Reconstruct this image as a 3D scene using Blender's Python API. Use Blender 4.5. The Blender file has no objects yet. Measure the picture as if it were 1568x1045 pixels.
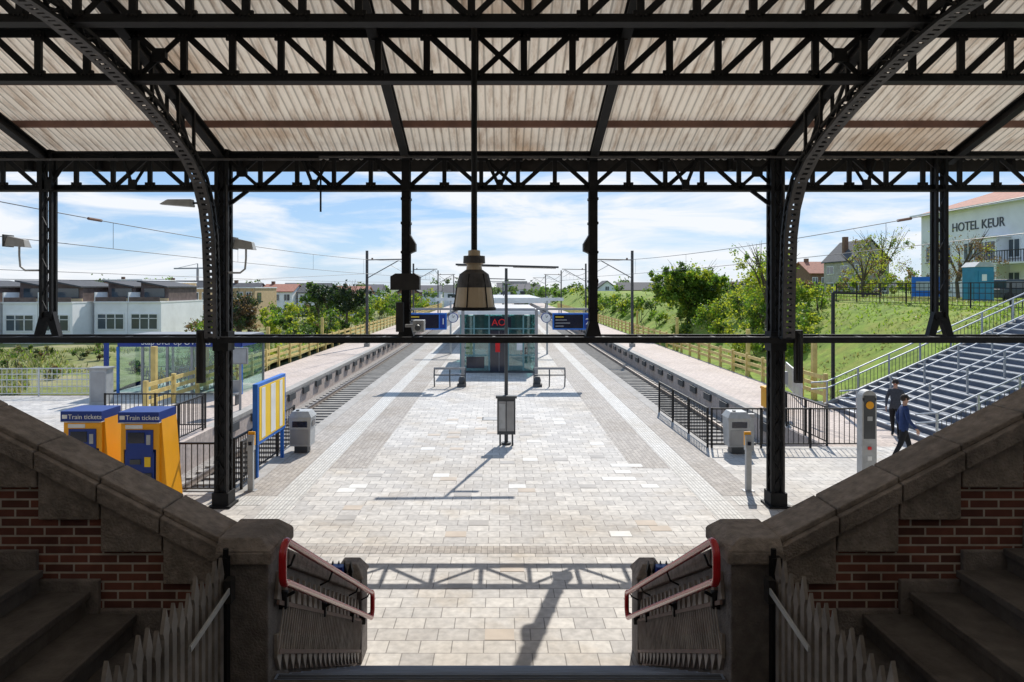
import bpy, bmesh, math, random
from mathutils import Vector, Matrix
random.seed(7)
R=math.radians
sc=bpy.context.scene
V=Vector
# ------------------------------------------------------------------ materials
def mat(name,col,rough=.7,var=.15,scale=3.0,metal=0.0,bump=0.0,bscale=40,dirt=None,dscale=.6,spec=.4):
    m=bpy.data.materials.new(name); m.use_nodes=True
    nt=m.node_tree; n=nt.nodes; l=nt.links
    p=n['Principled BSDF']; p.inputs['Roughness'].default_value=rough; p.inputs['Metallic'].default_value=metal
    p.inputs['Specular IOR Level'].default_value=spec
    tc=n.new('ShaderNodeTexCoord')
    no=n.new('ShaderNodeTexNoise'); no.inputs['Scale'].default_value=scale; no.inputs['Detail'].default_value=6
    l.new(tc.outputs['Object'],no.inputs['Vector'])
    mx=n.new('ShaderNodeMix'); mx.data_type='RGBA'
    a=[max(0,c*(1-var)) for c in col]+[1]; b=[min(1,c*(1+var)) for c in col]+[1]
    mx.inputs[6].default_value=a; mx.inputs[7].default_value=b
    cr=n.new('ShaderNodeMapRange'); cr.inputs[1].default_value=.3; cr.inputs[2].default_value=.7
    l.new(no.outputs['Fac'],cr.inputs[0]); l.new(cr.outputs[0],mx.inputs[0])
    out=mx.outputs[2]
    if dirt:
        n2=n.new('ShaderNodeTexNoise'); n2.inputs['Scale'].default_value=dscale; n2.inputs['Detail'].default_value=8; n2.inputs['Roughness'].default_value=.65
        l.new(tc.outputs['Object'],n2.inputs['Vector'])
        r2=n.new('ShaderNodeMapRange'); r2.inputs[1].default_value=.48; r2.inputs[2].default_value=.68; r2.inputs[4].default_value=.7
        l.new(n2.outputs['Fac'],r2.inputs[0])
        m2=n.new('ShaderNodeMix'); m2.data_type='RGBA'; l.new(r2.outputs[0],m2.inputs[0]); l.new(out,m2.inputs[6]); m2.inputs[7].default_value=list(dirt)+[1]
        out=m2.outputs[2]
    l.new(out,p.inputs['Base Color'])
    if bump>0:
        nb=n.new('ShaderNodeTexNoise'); nb.inputs['Scale'].default_value=bscale; nb.inputs['Detail'].default_value=4
        l.new(tc.outputs['Object'],nb.inputs['Vector'])
        bp=n.new('ShaderNodeBump'); bp.inputs['Strength'].default_value=bump; bp.inputs['Distance'].default_value=.02
        l.new(nb.outputs['Fac'],bp.inputs['Height']); l.new(bp.outputs[0],p.inputs['Normal'])
    return m
def brickmat(name,c1,c2,mortar,bw,bh,ms,axes='XY',rough=.8,bias=0,stain=None,offset=.5,bump=.4,sscale=.25,stain2=None):
    m=bpy.data.materials.new(name); m.use_nodes=True
    nt=m.node_tree; n=nt.nodes; l=nt.links; p=n['Principled BSDF']; p.inputs['Roughness'].default_value=rough
    p.inputs['Specular IOR Level'].default_value=.35
    tc=n.new('ShaderNodeTexCoord'); se=n.new('ShaderNodeSeparateXYZ'); co=n.new('ShaderNodeCombineXYZ')
    l.new(tc.outputs['Object'],se.inputs[0]); l.new(se.outputs[axes[0]],co.inputs[0]); l.new(se.outputs[axes[1]],co.inputs[1])
    b=n.new('ShaderNodeTexBrick'); b.offset=offset
    b.inputs['Color1'].default_value=list(c1)+[1]; b.inputs['Color2'].default_value=list(c2)+[1]; b.inputs['Mortar'].default_value=list(mortar)+[1]
    b.inputs['Scale'].default_value=1; b.inputs['Brick Width'].default_value=bw; b.inputs['Row Height'].default_value=bh
    b.inputs['Mortar Size'].default_value=ms; b.inputs['Mortar Smooth'].default_value=.2; b.inputs['Bias'].default_value=bias
    l.new(co.outputs[0],b.inputs['Vector'])
    no=n.new('ShaderNodeTexNoise'); no.inputs['Scale'].default_value=9; no.inputs['Detail'].default_value=8
    l.new(tc.outputs['Object'],no.inputs['Vector'])
    mr=n.new('ShaderNodeMapRange'); mr.inputs[1].default_value=.3; mr.inputs[2].default_value=.7; mr.inputs[3].default_value=.82; mr.inputs[4].default_value=1.15
    l.new(no.outputs['Fac'],mr.inputs[0])
    mu=n.new('ShaderNodeMix'); mu.data_type='RGBA'; mu.blend_type='MULTIPLY'; mu.inputs[0].default_value=1
    l.new(b.outputs['Color'],mu.inputs[6]); l.new(mr.outputs[0],mu.inputs[7]); out=mu.outputs[2]
    for (stn,ss,lo) in ((stain,sscale,.46),(stain2,sscale*3.1,.55)):
        if not stn: continue
        n2=n.new('ShaderNodeTexNoise'); n2.inputs['Scale'].default_value=ss; n2.inputs['Detail'].default_value=9; n2.inputs['Roughness'].default_value=.6
        l.new(tc.outputs['Object'],n2.inputs['Vector'])
        r2=n.new('ShaderNodeMapRange'); r2.inputs[1].default_value=lo; r2.inputs[2].default_value=lo+.22; r2.inputs[4].default_value=.75
        l.new(n2.outputs['Fac'],r2.inputs[0])
        m2=n.new('ShaderNodeMix'); m2.data_type='RGBA'; m2.blend_type='MULTIPLY'; l.new(r2.outputs[0],m2.inputs[0]); l.new(out,m2.inputs[6]); m2.inputs[7].default_value=list(stn)+[1]
        out=m2.outputs[2]
    l.new(out,p.inputs['Base Color'])
    bp=n.new('ShaderNodeBump'); bp.inputs['Strength'].default_value=bump; bp.inputs['Distance'].default_value=.008; bp.invert=True
    l.new(b.outputs['Fac'],bp.inputs['Height']); l.new(bp.outputs[0],p.inputs['Normal'])
    return m
def leafmat(name,col,tr=.45):
    m=bpy.data.materials.new(name); m.use_nodes=True; nt=m.node_tree; n=nt.nodes; l=nt.links
    p=n['Principled BSDF']; p.inputs['Base Color'].default_value=list(col)+[1]; p.inputs['Roughness'].default_value=.6
    t=n.new('ShaderNodeBsdfTranslucent'); t.inputs[0].default_value=[min(1,col[0]*1.9),min(1,col[1]*1.9),col[2]*1.3,1]
    mx=n.new('ShaderNodeMixShader'); mx.inputs[0].default_value=tr
    l.new(p.outputs[0],mx.inputs[1]); l.new(t.outputs[0],mx.inputs[2]); l.new(mx.outputs[0],n['Material Output'].inputs[0])
    return m
def glassmat(name,col,refl=.12):
    m=bpy.data.materials.new(name); m.use_nodes=True; nt=m.node_tree; n=nt.nodes; l=nt.links
    n.remove(n['Principled BSDF'])
    t=n.new('ShaderNodeBsdfTransparent'); t.inputs[0].default_value=list(col)+[1]
    g=n.new('ShaderNodeBsdfGlossy'); g.inputs['Roughness'].default_value=.04
    mx=n.new('ShaderNodeMixShader'); mx.inputs[0].default_value=refl
    l.new(t.outputs[0],mx.inputs[1]); l.new(g.outputs[0],mx.inputs[2]); l.new(mx.outputs[0],n['Material Output'].inputs[0])
    return m
IRON=mat('black_iron',(.009,.009,.010),.6,.3,6,bump=.1,spec=.25)
IRON2=mat('dark_iron',(.028,.026,.025),.6,.3,6,spec=.3)
IRON3=mat('grey_worn_iron',(.075,.07,.07),.6,.3,9,dirt=(.03,.03,.03),dscale=3)
RUST=mat('purlin_brown',(.22,.12,.09),.7,.2)
STONE=mat('coping_stone',(.245,.21,.185),.85,.28,14,bump=.8,bscale=50,dirt=(.10,.085,.075),dscale=2)
STONE2=mat('pier_stone',(.18,.16,.15),.85,.28,10,bump=.7,bscale=60,dirt=(.08,.07,.065),dscale=2)
STEPS=mat('step_stone',(.10,.09,.084),.8,.28,8,bump=.4,dirt=(.05,.042,.04),dscale=1.5)
BRICK=brickmat('red_brick',(.20,.072,.052),(.09,.038,.032),(.42,.38,.34),.215,.067,.008,'XZ',.85,stain=(.55,.5,.47),sscale=1.2)
PLAST=mat('cream_plaster',(.55,.50,.42),.9,.08,2)
PAVE=brickmat('paving_slabs',(.60,.57,.53),(.45,.43,.41),(.25,.235,.22),.40,.30,.008,'XY',.75,stain=(.72,.66,.58),sscale=.22,bump=.3,stain2=(.82,.72,.58))
PAVED=brickmat('grey_clinker_paving',(.45,.41,.37),(.35,.32,.29),(.22,.2,.185),.21,.105,.006,'YX',.8,stain=(.78,.74,.68),sscale=.4)
PAVEP=brickmat('pink_paving',(.58,.49,.43),(.50,.42,.375),(.36,.3,.27),.3,.3,.01,'XY',.8,stain=(.8,.78,.75))
TACT=brickmat('tactile_strip',(.60,.585,.555),(.53,.515,.49),(.34,.33,.31),.3,.075,.012,'YX',.7,stain=(.8,.76,.7),offset=0)
CONC=mat('concrete',(.38,.36,.335),.85,.15,5,bump=.2,dirt=(.27,.25,.22),dscale=.8)
CONCD=mat('dark_concrete',(.12,.11,.1),.9,.25,4)
BALL=mat('ballast',(.27,.25,.235),.95,.5,14,bump=1.0,bscale=12)
SLEEP=mat('sleeper_concrete',(.34,.32,.29),.9,.2)
RAIL=mat('rail_steel',(.30,.26,.23),.35,.2,metal=.8)
EDGEY=mat('wood_yellow',(.66,.50,.18),.7,.2,3)
GRASS=mat('grass',(.17,.25,.025),.95,.35,2.2,bump=1,bscale=15,dirt=(.32,.30,.06),dscale=.5)
DUNE=mat('dune_grass',(.17,.19,.05),.95,.35,2.5,bump=1,bscale=15,dirt=(.42,.35,.22),dscale=.3)
EARTH=mat('ground_field',(.11,.14,.06),.95,.35,.05,dirt=(.16,.15,.1),dscale=.01)
BARK=mat('bark',(.11,.085,.06),.9,.3)
GREY=mat('grey_metal',(.33,.33,.33),.45,.1,metal=.3)
LGREY=mat('light_grey_metal',(.44,.45,.45),.45,.08,dirt=(.32,.32,.31),dscale=4)
DGREY=mat('dark_grey_metal',(.07,.075,.08),.5,.15)
GALV=mat('galvanised_steel',(.50,.52,.54),.4,.1,metal=.6)
WHITE=mat('white_paint',(.8,.8,.78),.6,.06,dirt=(.66,.65,.62),dscale=1)
RENDER=mat('white_render',(.86,.86,.85),.8,.05,1,dirt=(.74,.73,.71),dscale=.4)
BEIGE=mat('beige_brick',(.55,.40,.22),.85,.15,3)
BROWNB=mat('brown_brick',(.19,.105,.07),.85,.2,3)
SLATE=mat('brown_slate_cladding',(.14,.10,.09),.8,.3,2)
ROOFR=mat('red_tiles',(.36,.15,.10),.8,.25,3)
ROOFD=mat('dark_roof',(.07,.072,.08),.8,.25,3)
ROOFG=mat('grey_roof',(.13,.12,.13),.8,.2,3)
WIN=mat('window_glass',(.05,.07,.085),.08,.3,.6,spec=.8)
BLUE=mat('ns_blue',(.012,.04,.24),.4,.1)
BLUEM=mat('bright_blue',(.02,.15,.55),.45,.1)
ORANGE=mat('orange_yellow',(.9,.40,.01),.4,.05)
YEL=mat('poster_yellow',(.9,.58,.02),.5,.05)
RED=mat('red_handrail',(.45,.012,.018),.2,.1,spec=.6)
REDS=mat('red_sign',(.8,.02,.02),.5,.05)
TEAL=mat('teal_frame',(.16,.30,.30),.4,.1)
SCREEN=mat('dark_screen',(.01,.014,.03),.15,.2,spec=.8)
TAN=mat('tan_enamel',(.50,.40,.27),.4,.15)
PICKET=mat('picket_grey_paint',(.23,.205,.185),.6,.3,5,dirt=(.09,.075,.065),dscale=4)
PANELT=mat('weathered_gate_paint',(.34,.30,.27),.6,.25,5,dirt=(.16,.13,.115),dscale=4)
PANELB=mat('brown_grey_panel',(.20,.135,.115),.7,.2,5)
NOSE=mat('stair_nosing',(.24,.30,.42),.45,.15)
STAIRB=mat('blue_grey_stair',(.13,.15,.19),.6,.15)
CYAN=mat('portable_blue',(.03,.22,.35),.5,.1)
GLASS=glassmat('clear_glass',(.82,.93,.92),.10)
GLASST=glassmat('teal_glass',(.55,.82,.82),.2)
L1=leafmat('leaf_bright',(.12,.21,.02)); L2=leafmat('leaf_mid',(.07,.13,.02)); L3=leafmat('leaf_dark',(.035,.065,.015),.3)
L4=leafmat('leaf_yellow',(.25,.28,.03),.5); L5=leafmat('leaf_brown',(.13,.085,.045)); L6=leafmat('pine_dark',(.03,.05,.025),.2)
LD=leafmat('distant_green',(.08,.115,.05)); G1=leafmat('blade_green',(.17,.25,.025),.5); G2=leafmat('blade_straw',(.22,.21,.09),.35); G3=leafmat('blade_pale_straw',(.36,.31,.17),.3); G4=leafmat('blade_olive',(.10,.13,.04),.35)
# ------------------------------------------------------------------ mesh builder
class B:
    def __init__(s): s.v=[];s.f=[];s.m=[];s.mats=[]
    def mi(s,m):
        if m not in s.mats: s.mats.append(m)
        return s.mats.index(m)
    def face(s,pts,m):
        i=len(s.v); s.v.extend([tuple(p) for p in pts]); s.f.append(tuple(range(i,i+len(pts)))); s.m.append(s.mi(m))
    def hexa(s,c,m):
        i=len(s.v); s.v.extend([tuple(p) for p in c]); k=s.mi(m)
        for q in ((0,3,2,1),(4,5,6,7),(0,1,5,4),(1,2,6,5),(2,3,7,6),(3,0,4,7)):
            s.f.append(tuple(i+a for a in q)); s.m.append(k)
    def box(s,x0,x1,y0,y1,z0,z1,m):
        s.hexa([(x0,y0,z0),(x1,y0,z0),(x1,y1,z0),(x0,y1,z0),(x0,y0,z1),(x1,y0,z1),(x1,y1,z1),(x0,y1,z1)],m)
    def beam(s,p,q,w,h,m,up=(0,0,1)):
        p=V(p);q=V(q);t=(q-p)
        if t.length<1e-6:return
        t.normalize();u=V(up)
        if abs(t.dot(u))>.98: u=V((0,1,0)) if abs(t.y)<.9 else V((1,0,0))
        sd=t.cross(u).normalized(); u=sd.cross(t).normalized()
        a=sd*w/2;b=u*h/2
        s.hexa([p-a-b,p+a-b,q+a-b,q-a-b,p-a+b,p+a+b,q+a+b,q-a+b],m)
    def tube(s,pts,r,m,n=8,closed=False):
        pts=[V(p) for p in pts]; N=len(pts); base=len(s.v); k=s.mi(m); pu=None
        for i,p in enumerate(pts):
            if closed: t=(pts[(i+1)%N]-pts[i-1])
            else: t=pts[min(i+1,N-1)]-pts[max(i-1,0)]
            t.normalize()
            if pu is None:
                u=V((0,0,1)) if abs(t.z)<.9 else V((1,0,0))
            else: u=pu
            u=(u-t*u.dot(t)).normalized(); pu=u; w=t.cross(u)
            rr=r[i] if isinstance(r,(list,tuple)) else r
            for j in range(n):
                a=2*math.pi*j/n; s.v.append(tuple(p+(u*math.cos(a)+w*math.sin(a))*rr))
        rng=N if closed else N-1
        for i in range(rng):
            for j in range(n):
                a=base+i*n+j;b=base+i*n+(j+1)%n;i2=(i+1)%N
                s.f.append((a,b,base+i2*n+(j+1)%n,base+i2*n+j)); s.m.append(k)
        if not closed:
            s.f.append(tuple(base+j for j in range(n))[::-1]); s.m.append(k)
            s.f.append(tuple(base+(N-1)*n+j for j in range(n))); s.m.append(k)
    def prism(s,poly,axis,a0,a1,m):
        def P(c,a):
            return (c[0],a,c[1]) if axis=='Y' else ((a,c[0],c[1]) if axis=='X' else (c[0],c[1],a))
        i=len(s.v);n=len(poly);k=s.mi(m)
        s.v.extend([P(c,a0) for c in poly]+[P(c,a1) for c in poly])
        s.f.append(tuple(range(i,i+n))[::-1]);s.m.append(k);s.f.append(tuple(range(i+n,i+2*n)));s.m.append(k)
        for j in range(n):
            s.f.append((i+j,i+(j+1)%n,i+n+(j+1)%n,i+n+j));s.m.append(k)
    def lathe(s,prof,c,m,n=20):
        i0=len(s.v);k=s.mi(m)
        for r,z in prof:
            for j in range(n):
                a=2*math.pi*j/n; s.v.append((c[0]+r*math.cos(a),c[1]+r*math.sin(a),c[2]+z))
        for i in range(len(prof)-1):
            for j in range(n):
                s.f.append((i0+i*n+j,i0+i*n+(j+1)%n,i0+(i+1)*n+(j+1)%n,i0+(i+1)*n+j));s.m.append(k)
    def leaf(s,c,size,m,flat=0):
        a=V((random.gauss(0,1),random.gauss(0,1),random.gauss(0,1))).normalized()
        b=a.orthogonal().normalized(); b=(Matrix.Rotation(random.random()*6.28,3,a)@b)
        c2=a.cross(b); b*=size*.5;c2*=size*.38
        c=V(c); s.face([c-b,c+c2*.9,c+b,c-c2],m)
    def clump(s,c,r,n,size,mats,w=None,inner=.5):
        subs=[]
        for _ in range(max(4,n//70)):
            d=V((random.gauss(0,1),random.gauss(0,1),random.gauss(0,1))).normalized()
            rad=random.uniform(inner,1.0)
            subs.append((V((c[0]+d.x*r[0]*rad,c[1]+d.y*r[1]*rad,c[2]+d.z*r[2]*rad)),random.uniform(.16,.34)*min(r),random.choices(mats,w)[0]))
        for _ in range(n):
            p,q,m=random.choice(subs)
            if random.random()<.25: m=random.choices(mats,w)[0]
            d=V((random.gauss(0,1),random.gauss(0,1),random.gauss(0,1)))*q*.62
            s.leaf(p+d,size*random.uniform(.6,1.3),m)
    def done(s,name,smooth=False,bevel=0,recalc=True):
        me=bpy.data.meshes.new(name); me.from_pydata(s.v,[],s.f)
        for m in s.mats: me.materials.append(m)
        me.polygons.foreach_set('material_index',s.m)
        if recalc:
            bm=bmesh.new();bm.from_mesh(me);bmesh.ops.recalc_face_normals(bm,faces=bm.faces);bm.to_mesh(me);bm.free()
        if smooth:
            me.polygons.foreach_set('use_smooth',[True]*len(me.polygons))
        me.update()
        o=bpy.data.objects.new(name,me); sc.collection.objects.link(o)
        if bevel>0:
            md=o.modifiers.new('bevel','BEVEL'); md.width=bevel; md.segments=2; md.limit_method='ANGLE'
        return o
def text(body,size,loc,rz,m,parent,name='lettering',align='LEFT',ex=.01):
    c=bpy.data.curves.new(name,'FONT'); c.body=body; c.size=size; c.extrude=ex; c.align_x=align
    c.materials.append(m)
    o=bpy.data.objects.new(name,c); sc.collection.objects.link(o)
    o.location=loc; o.rotation_euler=(R(90),0,rz); o.parent=parent
    return o
def lattice(b,pts,w,d,pitch=.3,bar=.05,side=V((1,0,0)),m=IRON,lace=.035):
    pts=[V(p) for p in pts]; st=[pts[0]]
    for a,c in zip(pts[:-1],pts[1:]):
        n=max(1,round((c-a).length/pitch))
        for i in range(1,n+1): st.append(a.lerp(c,i/n))
    cs=[]
    for i,p in enumerate(st):
        t=(st[min(i+1,len(st)-1)]-st[max(i-1,0)]).normalized(); N=t.cross(side).normalized()
        cs.append([p-side*w/2-N*d/2,p+side*w/2-N*d/2,p+side*w/2+N*d/2,p-side*w/2+N*d/2])
    for i in range(len(st)-1):
        for j in range(4): b.beam(cs[i][j],cs[i+1][j],bar,bar,m,up=side)
        for j in range(4):
            k=(j+1)%4
            if i%2: b.beam(cs[i][j],cs[i+1][k],lace,.012,m,up=side if j%2==0 else V((0,1,.01)))
            else: b.beam(cs[i][k],cs[i+1][j],lace,.012,m,up=side if j%2==0 else V((0,1,.01)))
    for c in (cs[0],cs[-1]):
        for j in range(4): b.beam(c[j],c[(j+1)%4],bar,bar,m)
# ------------------------------------------------------------------ ground & platforms
b=B(); b.box(-1800,1800,-300,3200,-1.6,-1.2,EARTH); b.done('ground')
b=B(); b.box(-30,24,-8,15,-1.3,0,PAVE); b.box(5.95,24,15,19.3,-1.3,0,PAVE); b.box(-5.95,5.95,15,19.3,-1.3,0,PAVE)
b.box(-30,-12.5,15,28.4,-1.3,0,PAVE); b.box(-16.6,-12.5,28.4,33,-1.3,0,PAVE); b.box(12.5,24,19.3,27,-1.3,0,PAVE); b.done('station_forecourt_paving')
b=B(); b.box(-5.95,5.95,19.3,230,-1.3,0,PAVE)
b.done('island_platform')
b=B()
for s_ in (-1,1):
    y0=15 if s_<0 else 19.3
    x=sorted((s_*5.6,s_*5.98)); b.box(x[0],x[1],y0,230,-.14,.006,CONC)
b.done('platform_edge_kerb')
for s_ in (-1,1):
    b=B(); x=sorted((s_*9.2,s_*12.5)); b.box(x[0],x[1],15 if s_<0 else 19.3,230,-1.3,0,PAVEP)
    x=sorted((s_*9.17,s_*9.55)); b.box(x[0],x[1],22,230,-.14,.006,CONC)
    for i in range(60):
        y=23+i*2.2; x=sorted((s_*9.1,s_*9.17)); b.box(x[0],x[1],y,y+.9,-.45,-.16,DGREY)
    b.done('side_platform')
    b=B(); x=sorted((s_*4.25,s_*4.8)); b.box(x[0],x[1],12.4,230,-.02,.005,TACT); b.done('tactile_strip')
    b=B(); x=sorted((s_*4.81,s_*5.59)); b.box(x[0],x[1],14.75,230,-.02,.004,PAVED); x=sorted((s_*3.3,s_*4.24)); b.box(x[0],x[1],17.0,230,-.02,.004,PAVED); b.done('clinker_paving_band')
b=B(); b.box(-4.2,6.2,11.55,11.87,-.02,.004,PAVED); b.done('clinker_paving_band')
b=B(); b.box(4.95,6.1,14.1,14.7,-.02,.005,TACT); b.box(-6.1,-4.95,14.1,14.7,-.02,.005,TACT); b.done('tactile_strip')
REP=mat('replacement_slab',(.72,.71,.68),.8,.1); REP2=mat('replacement_slab_warm',(.50,.43,.36),.8,.1); REP3=mat('replacement_slab_dark',(.40,.38,.36),.8,.1)
b=B()
for i,(x,y,w) in enumerate(((2.82,17.13,.8),(2.82,16.53,.4),(2.42,15.93,.8),(3.22,15.33,.4),(2.02,12.33,.4))):
    b.box(x,x+w-.02,y,y+.27,-.02,.0045,REP)
random.seed(21); used=set()
for i in range(60):
    gx=random.randint(-9,8); gy=random.randint(28,78)
    if (gx,gy) in used or (2<=gx*.4<=3.5 and 15<gy*.3<17.6) or abs(gy*.3-11.7)<.35 or (abs(gx*.4)>2.8 and gy*.3>16.5): continue
    used.add((gx,gy)); x=gx*.4+(.2 if gy%2 else 0)+.01; b.box(x,x+.38,gy*.3+.01,gy*.3+.29,-.02,.0045,random.choice((REP2,REP3,REP2,REP)))
b.done('replacement_paving_slabs')
b=B(); b.box(-.6,.1,23.1,23.7,-.02,.006,DGREY); b.box(-.55,.05,23.15,23.65,-.02,.009,GREY); b.done('manhole_cover')
for s_ in (-1,1):
    b=B(); x=sorted((s_*5.95,s_*9.2)); y0=15 if s_<0 else 19.3
    b.box(x[0],x[1],y0,300,-1.25,-.92,BALL)
    b.box(x[0]+.001,x[1]-.001,y0-.02,y0+.02,-.92,-.02,CONCD)
    y=y0+.5
    while y<170:
        b.box(s_*7.58-1.25,s_*7.58+1.25,y,y+.25,-.95,-.86,SLEEP); y+=.62
    for g in (-.75,.75):
        xx=s_*7.58+g; b.box(xx-.06,xx+.06,y0+.3,300,-.86,-.84,RAIL); b.box(xx-.01,xx+.01,y0+.3,300,-.84,-.74,RAIL); b.box(xx-.035,xx+.035,y0+.3,300,-.74,-.70,RAIL)
    b.done('railway_track')
def nz(x,y):
    return .5*math.sin(x*.31+1.3*math.sin(y*.17))+.3*math.sin(y*.43+x*.11)+.2*math.sin(x*1.1+y*.9)
def field(name,x0,x1,y0,y1,nx,ny,fn,m,blades=0,bm_=None,bh=.3,bx0=None,ymax=75,bxm=-40,cut=-.25):
    b=B(); k=b.mi(m)
    for j in range(ny+1):
        for i in range(nx+1):
            x=x0+(x1-x0)*i/nx;y=y0+(y1-y0)*j/ny; b.v.append((x,y,fn(x,y)))
    for j in range(ny):
        for i in range(nx):
            a=j*(nx+1)+i; b.f.append((a,a+1,a+nx+2,a+nx+1)); b.m.append(k)
    for _ in range(blades):
        x=random.uniform(max(x0,bxm) if bx0 is None else bx0,min(x1,40)); t=random.random()**1.6; y=y0+(min(y1,ymax)-y0)*t
        q=nz(x*2.3,y*2.1)
        if q<cut: continue
        z=fn(x,y)-.02; h=bh*random.uniform(.4,1.3); a=random.random()*6.28; w=.025+.0006*y
        dx=math.cos(a)*w;dy=math.sin(a)*w; lx=random.gauss(0,.12);ly=random.gauss(0,.12)
        mm_=random.choice(bm_) if nz(x*.9+7,y*1.1)>-.1 or len(bm_)<5 else bm_[-1]
        b.face([(x-dx,y-dy,z),(x+dx,y+dy,z),(x+lx,y+ly,z+h)],mm_)
    return b.done(name,recalc=False)
def sm(t): t=max(0,min(1,t)); return t*t*(3-2*t)
def hl(x,y):
    t=sm((y-33)/8)*sm((62-y)/12); return -.25+ t*(.65+.33*nz(x,y)+ .4*sm((-22-x)/10)) - .6*sm((y-60)/10)
def hl2(x,y):
    t=sm((y-28.4)/5)*sm((50-y)/12); return .02+ t*(.30+.45*nz(x*1.5,y*1.3)+.35*sm((-20-x)/8)) - 1.1*sm((y-44)/12)
field('dune_grass_bank',-16.6,-12.6,33,160,12,90,hl,DUNE,2500,[G2,G2,G1,L1],.25)
field('dune_grass_bank',-130,-16.6,28.5,160,150,120,hl2,DUNE,17000,[G2,G3,G4,G1,G4,G2,G4],.26,None,50,cut=.0)
def hr(x,y):
    return -.1+ 3.75*sm((x-13.2)/8.2)*(1) + .12*nz(x*1.5,y*1.5)*sm((x-13.2)/2)*sm((26-x)/5)
field('grass_embankment',12.6,140,25.7,190,130,110,hr,GRASS,26000,[G1,G1,G1,L1,G2],.13,13.6)
def hr2(x,y): return -.1+3.74*sm((x-14.6)/6) 
field('grass_embankment',14.2,60,11,19.0,60,16,hr2,GRASS,3000,[G1,G2],.15)
b=B(); b.box(20.45,60,19.0,25.7,-.5,3.62,CONC); b.done('upper_path_paving')
# ------------------------------------------------------------------ station hall roof
SL=.33
def rz(y): return 7.36+SL*(14.1-y)
PIT=.15
ROOFM=bpy.data.materials.new('corrugated_sheet'); ROOFM.use_nodes=True
nt=ROOFM.node_tree;n=nt.nodes;l=nt.links;p=n['Principled BSDF'];p.inputs['Roughness'].default_value=.8
tc=n.new('ShaderNodeTexCoord');mp=n.new('ShaderNodeMapping');mp.inputs['Scale'].default_value=(3.0,.45,.45);l.new(tc.outputs['Object'],mp.inputs[0])
no=n.new('ShaderNodeTexNoise');no.inputs['Scale'].default_value=2.2;no.inputs['Detail'].default_value=10;no.inputs['Roughness'].default_value=.7;l.new(mp.outputs[0],no.inputs['Vector'])
cr=n.new('ShaderNodeValToRGB');e_=cr.color_ramp.elements;e_[0].position=.28;e_[0].color=(.44,.31,.21,1);e_[1].position=.52;e_[1].color=(.88,.78,.65,1)
l.new(no.outputs['Fac'],cr.inputs[0])
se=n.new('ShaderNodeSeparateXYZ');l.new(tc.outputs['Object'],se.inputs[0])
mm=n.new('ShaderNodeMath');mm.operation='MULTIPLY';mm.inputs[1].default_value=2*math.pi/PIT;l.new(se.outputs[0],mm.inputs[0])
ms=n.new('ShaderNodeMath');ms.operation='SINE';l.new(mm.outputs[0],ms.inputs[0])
mr=n.new('ShaderNodeMapRange');mr.inputs[1].default_value=.55;mr.inputs[2].default_value=1;mr.inputs[3].default_value=1;mr.inputs[4].default_value=.5;l.new(ms.outputs[0],mr.inputs[0])  # groove shading painted into the sheet colour, in step with the corrugation
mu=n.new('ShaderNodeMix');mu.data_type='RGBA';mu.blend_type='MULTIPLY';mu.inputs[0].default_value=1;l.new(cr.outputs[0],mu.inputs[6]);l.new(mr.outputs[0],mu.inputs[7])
n3=n.new('ShaderNodeTexNoise');n3.inputs['Scale'].default_value=.45;n3.inputs['Detail'].default_value=8;l.new(tc.outputs['Object'],n3.inputs['Vector'])
r3=n.new('ShaderNodeMapRange');r3.inputs[1].default_value=.52;r3.inputs[2].default_value=.70;r3.inputs[4].default_value=.8;l.new(n3.outputs['Fac'],r3.inputs[0])
m3=n.new('ShaderNodeMix');m3.data_type='RGBA';m3.blend_type='MULTIPLY';l.new(r3.outputs[0],m3.inputs[0]);l.new(mu.outputs[2],m3.inputs[6]);m3.inputs[7].default_value=(.70,.54,.40,1)
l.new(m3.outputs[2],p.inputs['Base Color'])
t=n.new('ShaderNodeBsdfTranslucent');l.new(m3.outputs[2],t.inputs[0]);mx=n.new('ShaderNodeMixShader');mx.inputs[0].default_value=.2
l.new(p.outputs[0],mx.inputs[1]);l.new(t.outputs[0],mx.inputs[2]);l.new(mx.outputs[0],n['Material Output'].inputs[0])
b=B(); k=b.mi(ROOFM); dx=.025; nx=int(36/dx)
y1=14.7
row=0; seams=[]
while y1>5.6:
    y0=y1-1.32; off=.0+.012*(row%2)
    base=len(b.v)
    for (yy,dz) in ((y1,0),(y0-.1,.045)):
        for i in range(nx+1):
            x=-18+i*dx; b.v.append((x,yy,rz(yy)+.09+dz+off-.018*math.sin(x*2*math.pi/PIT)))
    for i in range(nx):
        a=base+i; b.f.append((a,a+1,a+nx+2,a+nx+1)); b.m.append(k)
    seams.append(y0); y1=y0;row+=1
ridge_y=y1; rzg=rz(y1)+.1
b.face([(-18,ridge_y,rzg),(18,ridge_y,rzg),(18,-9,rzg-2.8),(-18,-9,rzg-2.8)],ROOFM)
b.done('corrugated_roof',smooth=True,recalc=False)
b=B()
for y in (13.2,9.9,8.6,7.2): b.beam((-18,y,rz(y)-.0),(18,y,rz(y)-.0),.09,.12,RUST)
for y in seams[:4]: b.beam((-18,y,rz(y)+.05),(18,y,rz(y)+.05),.02,.02,RUST)  # thin strips modelled as shadow lines at the sheet overlaps, not purlins
b.done('roof_purlins_and_seam_shadows')
b=B(); b.box(-18,18,14.7,14.76,7.0,7.42,IRON2); b.tube([(-18,14.88,7.3),(18,14.88,7.3)],.09,IRON2,10)
for i in range(24): 
    x=-17.6+i*1.5; b.box(x,x+.06,14.5,14.7,7.0,7.3,IRON)
b.done('roof_gutter')
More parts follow.
